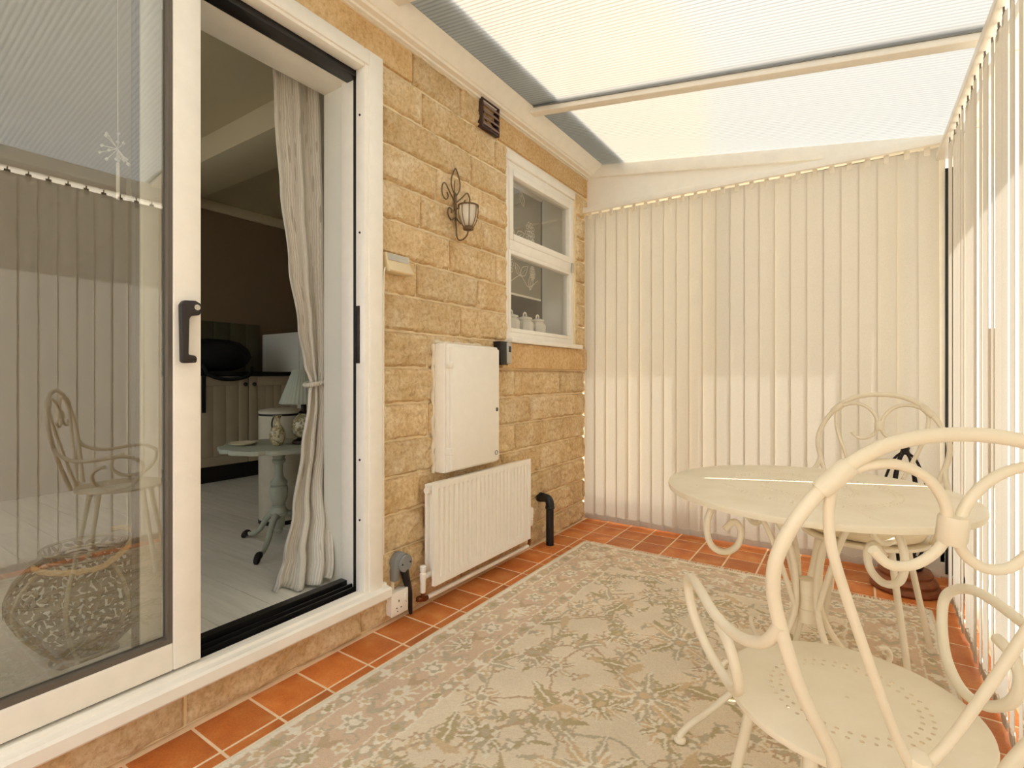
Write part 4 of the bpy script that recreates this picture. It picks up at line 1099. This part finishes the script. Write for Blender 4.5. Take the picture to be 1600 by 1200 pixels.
# ------------------------------------------------------------------ seen through the door
# curtain
def curtain_mesh():
    keys = [  # z, y-left, y-right, x-centre, fold depth
        (2.262, 1.120, 1.420, -.330, .030), (2.05, 1.128, 1.428, -.330, .030), (1.73, 1.152, 1.430, -.330, .030), (1.45, 1.190, 1.425, -.330, .028), (1.20, 1.232, 1.415, -.325, .026),
        (1.05, 1.262, 1.395, -.318, .022), (.975, 1.292, 1.372, -.312, .018), (.90, 1.280, 1.385, -.312, .022), (.70, 1.245, 1.395, -.316, .026), (.45, 1.205, 1.345, -.320, .028), (.28, 1.165, 1.315, -.326, .034), (.195, 1.135, 1.304, -.330, .044), (.165, 1.112, 1.298, -.326, .052)]
    zs = [k[0] for k in keys]
    rows = []
    nz, nu = 90, 72
    for j in range(nz + 1):
        t = j / nz; z = zs[0] + (zs[-1] - zs[0]) * t
        i = 0
        while i < len(keys) - 2 and z < keys[i + 1][0]: i += 1
        a, b = keys[i], keys[i + 1]; s = (a[0] - z) / (a[0] - b[0]); s = s * s * (3 - 2 * s) if 0 < s < 1 else s
        rows.append([z] + [a[q] + (b[q] - a[q]) * s for q in range(1, 5)])
    vs, fs = [], []
    for j, (z, y0, y1, xc, am) in enumerate(rows):
        for i in range(nu + 1):
            u = i / nu
            f = math.sin(u * 2 * PI * 3.0 + .6) * .75 + math.sin(u * 2 * PI * 7 + z * 1.2) * .2
            x = xc + am * f
            y = y0 + (y1 - y0) * u + .010 * math.sin(u * 2 * PI * 3.6 + 2.1)
            x += .006 * mnoise.noise(Vector((u * 5, z * 4, 1)))
            x += .16 * u * min(1.0, max(0.0, (.62 - z) / .40))
            if z < .3: x += (.3 - z) * .22 * math.sin(u * 5)
            vs.append((x, y, z + (.02 * u * u if j == nz else 0)))
    W = nu + 1
    for j in range(nz):
        for i in range(nu): fs.append((j * W + i, j * W + i + 1, (j + 1) * W + i + 1, (j + 1) * W + i))
    g = G(); g.add(vs, fs); me = g.mesh('drape', smooth=80)
    uv = me.uv_layers.new(name='UVMap')
    for lp in me.loops:
        k = lp.vertex_index; uv.data[lp.index].uv = ((k % W) / nu * 1.5, vs[k][2])
    return me
ct = tag(empty('curtain', (0, 0, 0)), 'pale silver leaf-patterned curtain tied back at the patio door', 'curtain')
dr_ = put('drape', curtain_mesh(), 'curtain', ct)
sm = dr_.modifiers.new('thick', 'SOLIDIFY'); sm.thickness = .0025
for k in range(6): 
    G().tube([(-.330 + .017 * math.cos(2 * PI * q / 14), 1.14 + k * .052, 2.245 + .017 * math.sin(2 * PI * q / 14)) for q in range(14)], .003, 6, closed=True).build('eyelet', 'silver', ct, smooth=60)
rp = []
for k in range(60):
    q = 2 * PI * k / 60; rp.append((-.312 + .040 * math.cos(q), 1.332 + .052 * math.sin(q), .975 + .010 * math.sin(q)))
tie = G()
for ph in (0, PI):
    pp = []
    for k in range(120):
        q = 2 * PI * k / 120; w = k * .9 + ph
        pp.append((-.312 + (.040 + .005 * math.cos(w)) * math.cos(q), 1.332 + (.054 + .005 * math.cos(w)) * math.sin(q), .975 + .012 * math.sin(q) + .005 * math.sin(w)))
    tie.tube(pp, .006, 7, closed=True)
tie.build('rope_tieback', 'curtain', ct, smooth=60)
cp = tag(empty('curtain_pole', (0, 0, 0)), 'slim white curtain pole inside the patio door', 'curtain pole')
G().tube([(-.330, -1.0, 2.245), (-.330, 1.47, 2.245)], .012, 12).build('pole', 'pvc', cp, smooth=60)
G().lathe([(.012, 0), (.02, .006), (.016, .03), (.004, .036)], (0, 0, 0), 14).build('finial', 'pvc', cp).matrix_world = Matrix.Translation((-.330, 1.47, 2.245)) @ Matrix.Rotation(R(-90), 4, 'X')
for y in (-.9, 1.46): box_obj('bracket', 'pvc', (-.335, -.262, y - .006, y + .006, 2.236, 2.262), cp, .002)

# pedestal table
PX, PY = -.80, 1.455
pt = tag(empty('pedestal_table', (PX, PY, KF)), 'sage painted tripod pedestal table behind the curtain', 'side table')
poly = []
for k in range(8):
    a0 = k * PI / 4 + PI / 8
    for da, r in ((-.30, .262), (-.20, .268), (.0, .258), (.20, .268), (.30, .262)):
        poly.append((r * math.cos(a0 + da), r * math.sin(a0 + da)))
    poly.append((.236 * math.cos(a0 + PI / 8), .236 * math.sin(a0 + PI / 8)))
G().prism_z(poly, .482, .504).build('table_top', 'sage', pt, bevel=.005)
G().lathe([(.045, .482), (.048, .472), (.040, .462), (.030, .448), (.026, .43), (.032, .425), (.030, .415), (.020, .405), (.018, .37), (.022, .34), (.034, .325), (.040, .315), (.040, .306), (.032, .300), (.040, .294), (.042, .27), (.040, .235), (.030, .21), (.024, .204), (.032, .198), (.030, .190), (.040, .175), (.044, .165), (.040, .155), (.030, .15), (.026, .09), (.018, .085), (.020, .075), (.010, .06)], (0, 0, 0), 28).build('turned_column', 'sage', pt, smooth=35)
for q in (-52, 68, 188):
    c, s = math.cos(R(q)), math.sin(R(q)); P = lambda r, z: (c * r, s * r, z)
    G().tube(catmull([P(.02, .15), P(.055, .150), (c * .095, s * .095, .115), P(.135, .065), P(.185, .032), P(.225, .030)], 6), [.018 - .0003 * k for k in range(31)], 10).build('cabriole_leg', 'sage', pt, smooth=60)
    G().tube(catmull([P(.220, .034), P(.245, .026), P(.262, .010), P(.268, .002)], 5), [.012, .014, .016, .017, .017, .016, .016, .015, .015, .014, .013, .012, .010, .009, .008, .007][:16], 10).build('claw_foot', 'black_iron', pt, smooth=50)

TT = KF + .504
# table lamp
lx, ly = -.715, 1.535
lm = tag(empty('table_lamp', (lx, ly, TT)), 'lamp with pleated sage shade on the pedestal table', 'lamp')
G().lathe([(.050, 0), (.056, .006), (.050, .018), (.034, .024), (.03, .03)], (0, 0, 0), 20).build('base', 'dark_wood', lm, smooth=40)
G().lathe([(.028, .03), (.050, .05), (.056, .085), (.048, .12), (.030, .142), (.022, .15)], (0, 0, 0), 24).build('body', 'floral', lm, smooth=50)
G().lathe([(.020, .150), (.024, .155), (.014, .165), (.014, .20), (.008, .21), (.008, .26)], (0, 0, 0), 16).build('neck', 'dark_wood', lm, smooth=40)
G().lathe([(.110, .200), (.112, .204), (.052, .366), (.049, .368), (.046, .364), (.106, .203)], (0, 0, 0), 144, wob=lambda q, z: 1 + (.028 if .206 < z < .36 else .016) * math.sin(q * 36)).build('lamp_shade', 'shade', lm, smooth=60)
# jug
jg = tag(empty('jug', (-.755, 1.42, TT)), 'small pale ceramic jug with handle beside the lamp', 'jug')
jg.scale = (.86, .86, .95)
G().lathe([(.022, 0), (.026, .004), (.040, .035), (.042, .058), (.034, .085), (.018, .105), (.014, .125), (.018, .148), (.024, .152), (.020, .150), (.011, .126)], (0, 0, 0), 26).build('body', 'floral', jg, smooth=60)
G().tube(catmull([(-.016, 0, .142), (-.040, 0, .138), (-.056, 0, .11), (-.050, 0, .08), (-.038, 0, .07)], 5), .0045, 8).build('handle', 'dark_wood', jg, smooth=60)
# dish
ds = G().lathe([(.030, 0), (.034, .002), (.052, .008), (.064, .014), (.065, .016), (.050, .011), (.030, .006), (.001, .006)], (-.890, 1.320, TT), 36).build('dish', 'dish', smooth=50)
tag(ds, 'shallow cream dish on the pedestal table', 'dish')
# pedal bin
bn = tag(empty('pedal_bin', (-1.20, 1.715, KF)), 'tall cream cylindrical bin behind the pedestal table', 'bin')
G().lathe([(.118, .0), (.122, .004), (.122, .022), (.118, .026)], (0, 0, 0), 40).build('base_ring', 'black', bn, smooth=40)
G().lathe([(.120, .024), (.120, .615)], (0, 0, 0), 44).build('drum', 'bin', bn, smooth=40)
G().lathe([(.118, .615), (.118, .627)], (0, 0, 0), 40).build('lid_gap', 'black', bn, smooth=40)
G().lathe([(.121, .627), (.122, .640), (.112, .648), (.06, .655), (.001, .657)], (0, 0, 0), 44).build('lid', 'bin', bn, smooth=40)
box_obj('pedal', 'black', (.10, .15, -.03, .03, .004, .016), bn, .003)

# kitchen cabinets, each a unit of its own
UX = -2.58
def cabinet(y0, y1, label, knob_side):
    t = tag(empty('base_cabinet', (0, 0, 0)), label, 'cabinet', 'kitchen base cabinets')
    box_obj('carcass', 'unit', (KX + .01, UX - .02, y0, y1, KF + .135, 1.000), t, 0)
    d = box_obj('door', 'unit', (UX - .02, UX, y0 + .003, y1 - .003, KF + .137, .998), t, .003)
    w = .072
    frame_rect('door_frame', UX, UX + .008, y0 + .003, y1 - .003, KF + .137, .998, w, 'unit', d, .002)
    n = 4
    for k in range(n):
        a = y0 + w + .006 + (y1 - y0 - 2 * w - .012) * k / n; b = y0 + w + .006 + (y1 - y0 - 2 * w - .012) * (k + 1) / n
        box_obj('board', 'unit', (UX - .001, UX + .003, a + .001, b - .001, KF + .212, .924), d, .0012)
    ky = y1 - .036 if knob_side > 0 else y0 + .036
    G().lathe([(.006, 0), (.006, .012), (.016, .018), (.017, .026), (.010, .031)], (0, 0, 0), 16).build('knob', 'black', d, smooth=50).matrix_world = Matrix.Translation((UX + .008, ky, .935)) @ Matrix.Rotation(R(90), 4, 'Y')
    box_obj('plinth', 'black', (UX - .08, UX - .06, y0, y1, KF + .002, KF + .135), t, 0)
cabinet(1.722, 2.272, 'taupe kitchen cabinet with black strap hanging over its door', 1)
cabinet(2.274, 2.715, 'taupe kitchen cabinet with black knob behind the lamp', -1)
wt = G().box(KX + .005, UX + .025, 1.69, 2.717, 1.002, 1.040).build('worktop', 'worktop', bevel=.004); tag(wt, 'black worktop running over the kitchen cabinets', 'worktop')
sp = tag(empty('splashback'), 'dark olive tiled splashback above the worktop', 'splashback')
for k in range(5):
    y0 = 2.0 + k * .143
    box_obj('tile', 'splash', (KX + .001, KX + .010, y0 + .001, y0 + .141, 1.042, 1.49), sp, .002)
G().tube([(KX + .02, 2.50, 1.28), (KX + .022, 2.50, 1.28)], .035, 18).build('wall_plate', 'black', sp, smooth=40)
# bag on the worktop with its strap over the edge
bg = tag(empty('bag', (-2.78, 2.06, 1.0405)), 'slumped black bag on the worktop with strap over the edge', 'bag')
vs, fs = [], []; nu, nv = 28, 12
for j in range(nv + 1):
    ph = PI * j / nv
    for i in range(nu):
        q = 2 * PI * i / nu
        r = 1 + .16 * mnoise.noise(Vector((math.cos(q) * 1.6, math.sin(q) * 1.6, j * .35)))
        z = .122 * (1 - math.cos(ph)) * (1 + .25 * mnoise.noise(Vector((i * .3, 2.0, 0))))
        vs.append((.17 * math.sin(ph) ** .6 * r * math.cos(q), (.33) * math.sin(ph) ** .6 * r * math.sin(q), max(0, z)))
for j in range(nv):
    for i in range(nu): fs.append((j * nu + i, j * nu + (i + 1) % nu, (j + 1) * nu + (i + 1) % nu, (j + 1) * nu + i))
g = G(); g.add(vs, fs); g.build('body', 'fabric_black', bg, smooth=80)
st_ = catmull([(.10, -.10, .05), (.215, -.13, .02), (.245, -.12, -.025), (.248, -.02, -.060), (.248, .10, -.060), (.240, .20, -.03), (.18, .26, .03)], 6)
g = G()
g.tube(st_, .015, 8); g.build('shoulder_strap', 'fabric_black', bg, smooth=60)
g = G().box(.238, .244, -.165, -.135, -.32, -.03); g.build('loose_strap', 'fabric_black', bg, bevel=.002)
# light pull behind the glass
lp_ = tag(empty('light_pull', (-.40, .655, 0)), 'cream pull rod with sprig ornament hanging behind the door glass', 'light pull')
G().tube([(0, 0, 1.57), (0, 0, 1.69)], .005, 8).build('rod', 'tassel', lp_, smooth=60)
G().tube([(0, 0, 1.69), (0, 0, 2.555)], .0015, 6).build('cord', 'tassel', lp_, smooth=60)
g = G()
rr = random.Random(2)
for k in range(16):
    a, e = rr.uniform(0, 2 * PI), rr.uniform(-1, 1)
    p1 = (.05 * math.cos(a) * math.cos(e), .05 * math.sin(a) * math.cos(e), 1.735 + .05 * math.sin(e))
    g.tube([(0, 0, 1.735), p1], .0014, 5); g.lathe([(.001, -.006), (.006, 0), (.001, .006)], p1, 6)
g.build('sprig', 'tassel', lp_)
# openwork floor lantern behind the glass
ln = tag(empty('floor_lantern', (-.345, .555, KF)), 'pot-bellied openwork metal lantern with rope handle behind the glass', 'lantern')
LP = [(.075, .0), (.080, .012), (.072, .025), (.110, .065), (.150, .120), (.174, .175), (.176, .205), (.160, .245), (.128, .280), (.100, .298), (.090, .308), (.100, .330)]
def prof_r(z):
    for (r0, z0), (r1, z1) in zip(LP[:-1], LP[1:]):
        if z0 <= z <= z1: return r0 + (r1 - r0) * (z - z0) / (z1 - z0)
    return LP[-1][0]
g = G(); rr = random.Random(4)
rows_ = [.036, .054, .072, .090, .108, .126, .144, .162, .180, .198, .216, .234, .252, .270, .286, .318]
for j, z in enumerate(rows_):
    r = prof_r(z); n = int(2 * PI * r / .021)
    for k in range(n):
        q = 2 * PI * (k + .5 * (j % 2) + rr.uniform(-.2, .2)) / n
        T = Vector((-math.sin(q), math.cos(q), 0)); dz = .004
        Sv = Vector(((prof_r(z + dz) - prof_r(z - dz)) * math.cos(q), (prof_r(z + dz) - prof_r(z - dz)) * math.sin(q), 2 * dz)).normalized()
        Nn = T.cross(Sv); c = Vector((r * math.cos(q), r * math.sin(q), z))
        a = rr.uniform(0, PI); u = T * math.cos(a) + Sv * math.sin(a); v = Nn.cross(u)
        L_, W_ = rr.uniform(.013, .017), rr.uniform(.0045, .0065)
        o_ = c + Nn * rr.uniform(-.001, .001)
        vs = [o_ - u * L_, o_ - u * L_ * .4 - v * W_, o_ + u * L_ * .4 - v * W_, o_ + u * L_, o_ + u * L_ * .4 + v * W_, o_ - u * L_ * .4 + v * W_]
        vs = vs + [p + Nn * .0016 for p in vs]
        g.add(vs, [(0, 1, 2, 3, 4, 5)[::-1], (6, 7, 8, 9, 10, 11)] + [(i, (i + 1) % 6, 6 + (i + 1) % 6, 6 + i) for i in range(6)])
sh = g.build('openwork_shell', 'lantern', ln); sh['kind'] = 'stuff'
for k in range(8):
    q = 2 * PI * (k + .35) / 8
    G().tube([(r * 1.008 * math.cos(q), r * 1.008 * math.sin(q), z) for r, z in LP[1:-1]], .0060, 6).build('rib', 'lantern_rib', ln, smooth=60)
for r, z, t_ in ((.101, .332, .004), (.091, .307, .0035), (.076, .022, .004)):
    G().tube([(r * math.cos(2 * PI * k / 40), r * math.sin(2 * PI * k / 40), z) for k in range(40)], t_, 8, closed=True).build('ring', 'lantern_rib', ln, smooth=60)
G().lathe([(.079, .0), (.083, .004), (.080, .012), (.070, .024)], (0, 0, 0), 36).build('foot', 'lantern', ln, smooth=40)
hd = []
ra = []
for k in range(40):
    q = -.35 + (PI + .7) * k / 39 - PI / 2 + .35
    hd.append(Vector((.118 * math.cos(q), .118 * math.sin(q), .300 - .012 * math.cos(q * 1.0) + .05 * max(0, math.sin(q)) )))
g = G()
for ph in (0, 2.1, 4.2):
    g.tube([p + Vector((.0045 * math.cos(i * .8 + ph), 0, .0045 * math.sin(i * .8 + ph))) for i, p in enumerate(hd)], .005, 6)
g.build('rope_handle', 'rope', ln, smooth=60)

# kitchen window sill: canisters and patterned blind
def canister(x, y, lab):
    t = tag(empty('canister', (x, y, 1.2365)), lab, 'canister', 'white lidded canisters on the window sill')
    pr = [(.052, 0), (.056, .004), (.057, .098), (.050, .112), (.043, .116), (.043, .124)]
    G().lathe(pr, (0, 0, 0), 8, a0=PI / 8).build('jar', 'ceramic', t, bevel=.003)
    ld = G().lathe([(.046, .124), (.048, .128), (.046, .136), (.020, .146), (.001, .148)], (0, 0, 0), 24).build('lid', 'ceramic', t, smooth=40)
    G().tube(catmull([(0, -.016, .144), (0, -.014, .162), (0, 0, .170), (0, .014, .162), (0, .016, .144)], 5), .005, 8).build('lid_handle', 'ceramic', ld, smooth=60)
canister(-.17, 2.585, 'leftmost of the white lidded canisters on the window sill')
canister(-.17, 2.745, 'middle of the white lidded canisters on the window sill')
canister(-.17, 2.90, 'rightmost of the white lidded canisters on the window sill')
rb = tag(empty('roller_blind', (0, 0, 0)), 'grey roller blind with white berry and leaf print in the window', 'blind')
box_obj('fabric', plain('grey_blind_cloth', srgb(150, 146, 130), .85, var=.02), (-.243, -.240, WY0 + .03, 3.06, 1.53, 2.22), rb, 0)
pr = plain('white_print', srgb(238, 233, 220), .85, var=.02)
def ink(g, pts, w): # a printed line lying flat on the cloth
    P = catmull([(-.2392, y, z) for y, z in pts], 6)
    g.tube(P, w, 4)
g = G()
def berry(cy, cz, s):
    for r_, n_ in ((0, 1), (.030 * s, 6), (.058 * s, 10)):
        for k in range(n_):
            q = 2 * PI * k / n_; y, z = cy + r_ * math.cos(q) * .8, cz + r_ * math.sin(q) * 1.15
            ink(g, [(y + .012 * s * math.cos(a * PI / 4), z + .014 * s * math.sin(a * PI / 4)) for a in range(9)], .0024)
def printed_leaf(cy, cz, a, L_):
    for s in (-1, 1):
        ink(g, [(cy, cz), (cy + math.cos(a + s * .5) * L_ * .5, cz + math.sin(a + s * .5) * L_ * .5), (cy + math.cos(a) * L_, cz + math.sin(a) * L_)], .0026)
    ink(g, [(cy, cz), (cy + math.cos(a) * L_ * .7, cz + math.sin(a) * L_ * .7)], .0018)
for cy, cz, s in ((2.66, 1.72, 1.0), (2.60, 2.04, 1.0), (2.92, 1.96, 1.0), (2.42, 1.80, .8), (2.95, 1.70, .6)): berry(cy, cz, s)
for cy, cz, a, L_ in ((2.80, 1.66, .7, .12), (2.80, 1.66, 2.3, .10), (2.52, 1.62, 2.0, .11), (2.52, 1.62, .5, .10), (2.92, 1.58, 1.4, .12), (2.74, 1.90, .4, .12), (2.74, 1.90, 2.6, .11), (2.50, 2.14, 1.0, .1), (2.84, 2.12, 2.0, .11), (2.98, 1.84, 1.9, .1)): printed_leaf(cy, cz, a, L_)
ink(g, [(2.40, 1.58), (2.52, 1.62), (2.66, 1.60), (2.80, 1.66), (2.90, 1.60), (3.02, 1.66)], .0026)
ink(g, [(2.40, 1.92), (2.56, 1.90), (2.74, 1.90), (2.86, 1.84), (3.02, 1.86)], .0026)
g.build('print', pr, rb)
G().tube([(-.242, WY0 + .03, 2.232), (-.242, 3.06, 2.232)], .018, 12).build('roller', 'pvc', rb, smooth=60)
G().box(-.246, -.238, WY0 + .03, 3.06, 1.524, 1.536).build('bottom_bar', pr, rb)

# ------------------------------------------------------------------ garden outside
gd = G().box(-8, 14, -10, 16, -.30, -.13).build('ground', 'garden_ground'); structure(gd, 'pale paving outside')
fn = tag(empty('garden_fence', (0, 0, 0)), 'weathered board fence outside seen through the corner gap', 'fence')
fm = G().box(-.07, .07, -.010, .010, -.13, 1.5).mesh('fence_board', bevel=.004); fm.materials.append(M['fence'])
for k in range(14):
    o = bpy.data.objects.new('fence_board', fm); col.objects.link(o); o.parent = fn; o.location = (1.3 + k * .148, 7.2, 0)
for z in (.2, 1.2): box_obj('fence_rail', 'fence', (1.2, 3.3, 7.212, 7.25, z, z + .08), fn, 0)
sb = tag(empty('garden_shrub', (1.25, 4.15, -.13)), 'leafy shrub outside whose shadow falls on the end blind', 'shrub')
rr = random.Random(9); lv = G(); bk = G()
for k in range(16):
    a = rr.uniform(0, 2 * PI); L_ = rr.uniform(.55, 1.05); sp_ = rr.uniform(.12, .45)
    tip = Vector((sp_ * 1.5 * math.cos(a), sp_ * .7 * math.sin(a), L_))
    P = catmull([(0, 0, 0), (tip.x * .35, tip.y * .35, L_ * .5), tip], 6)
    bk.tube(P, [.007 - .0004 * i for i in range(len(P))], 5)
    for p in P[3:]:
        for m_ in range(2):
            b = rr.uniform(0, 2 * PI); d = Vector((math.cos(b), math.sin(b), rr.uniform(-.2, .7))).normalized(); s_ = d.orthogonal().normalized() * .011; q = rr.uniform(.05, .08)
            lv.add([p, p + d * q * .4 + s_, p + d * q, p + d * q * .4 - s_], [(0, 1, 2, 3)])
lo = lv.build('leaves', 'foliage', sb); lo['kind'] = 'stuff'
bk.build('stems', 'bark', sb, smooth=60)
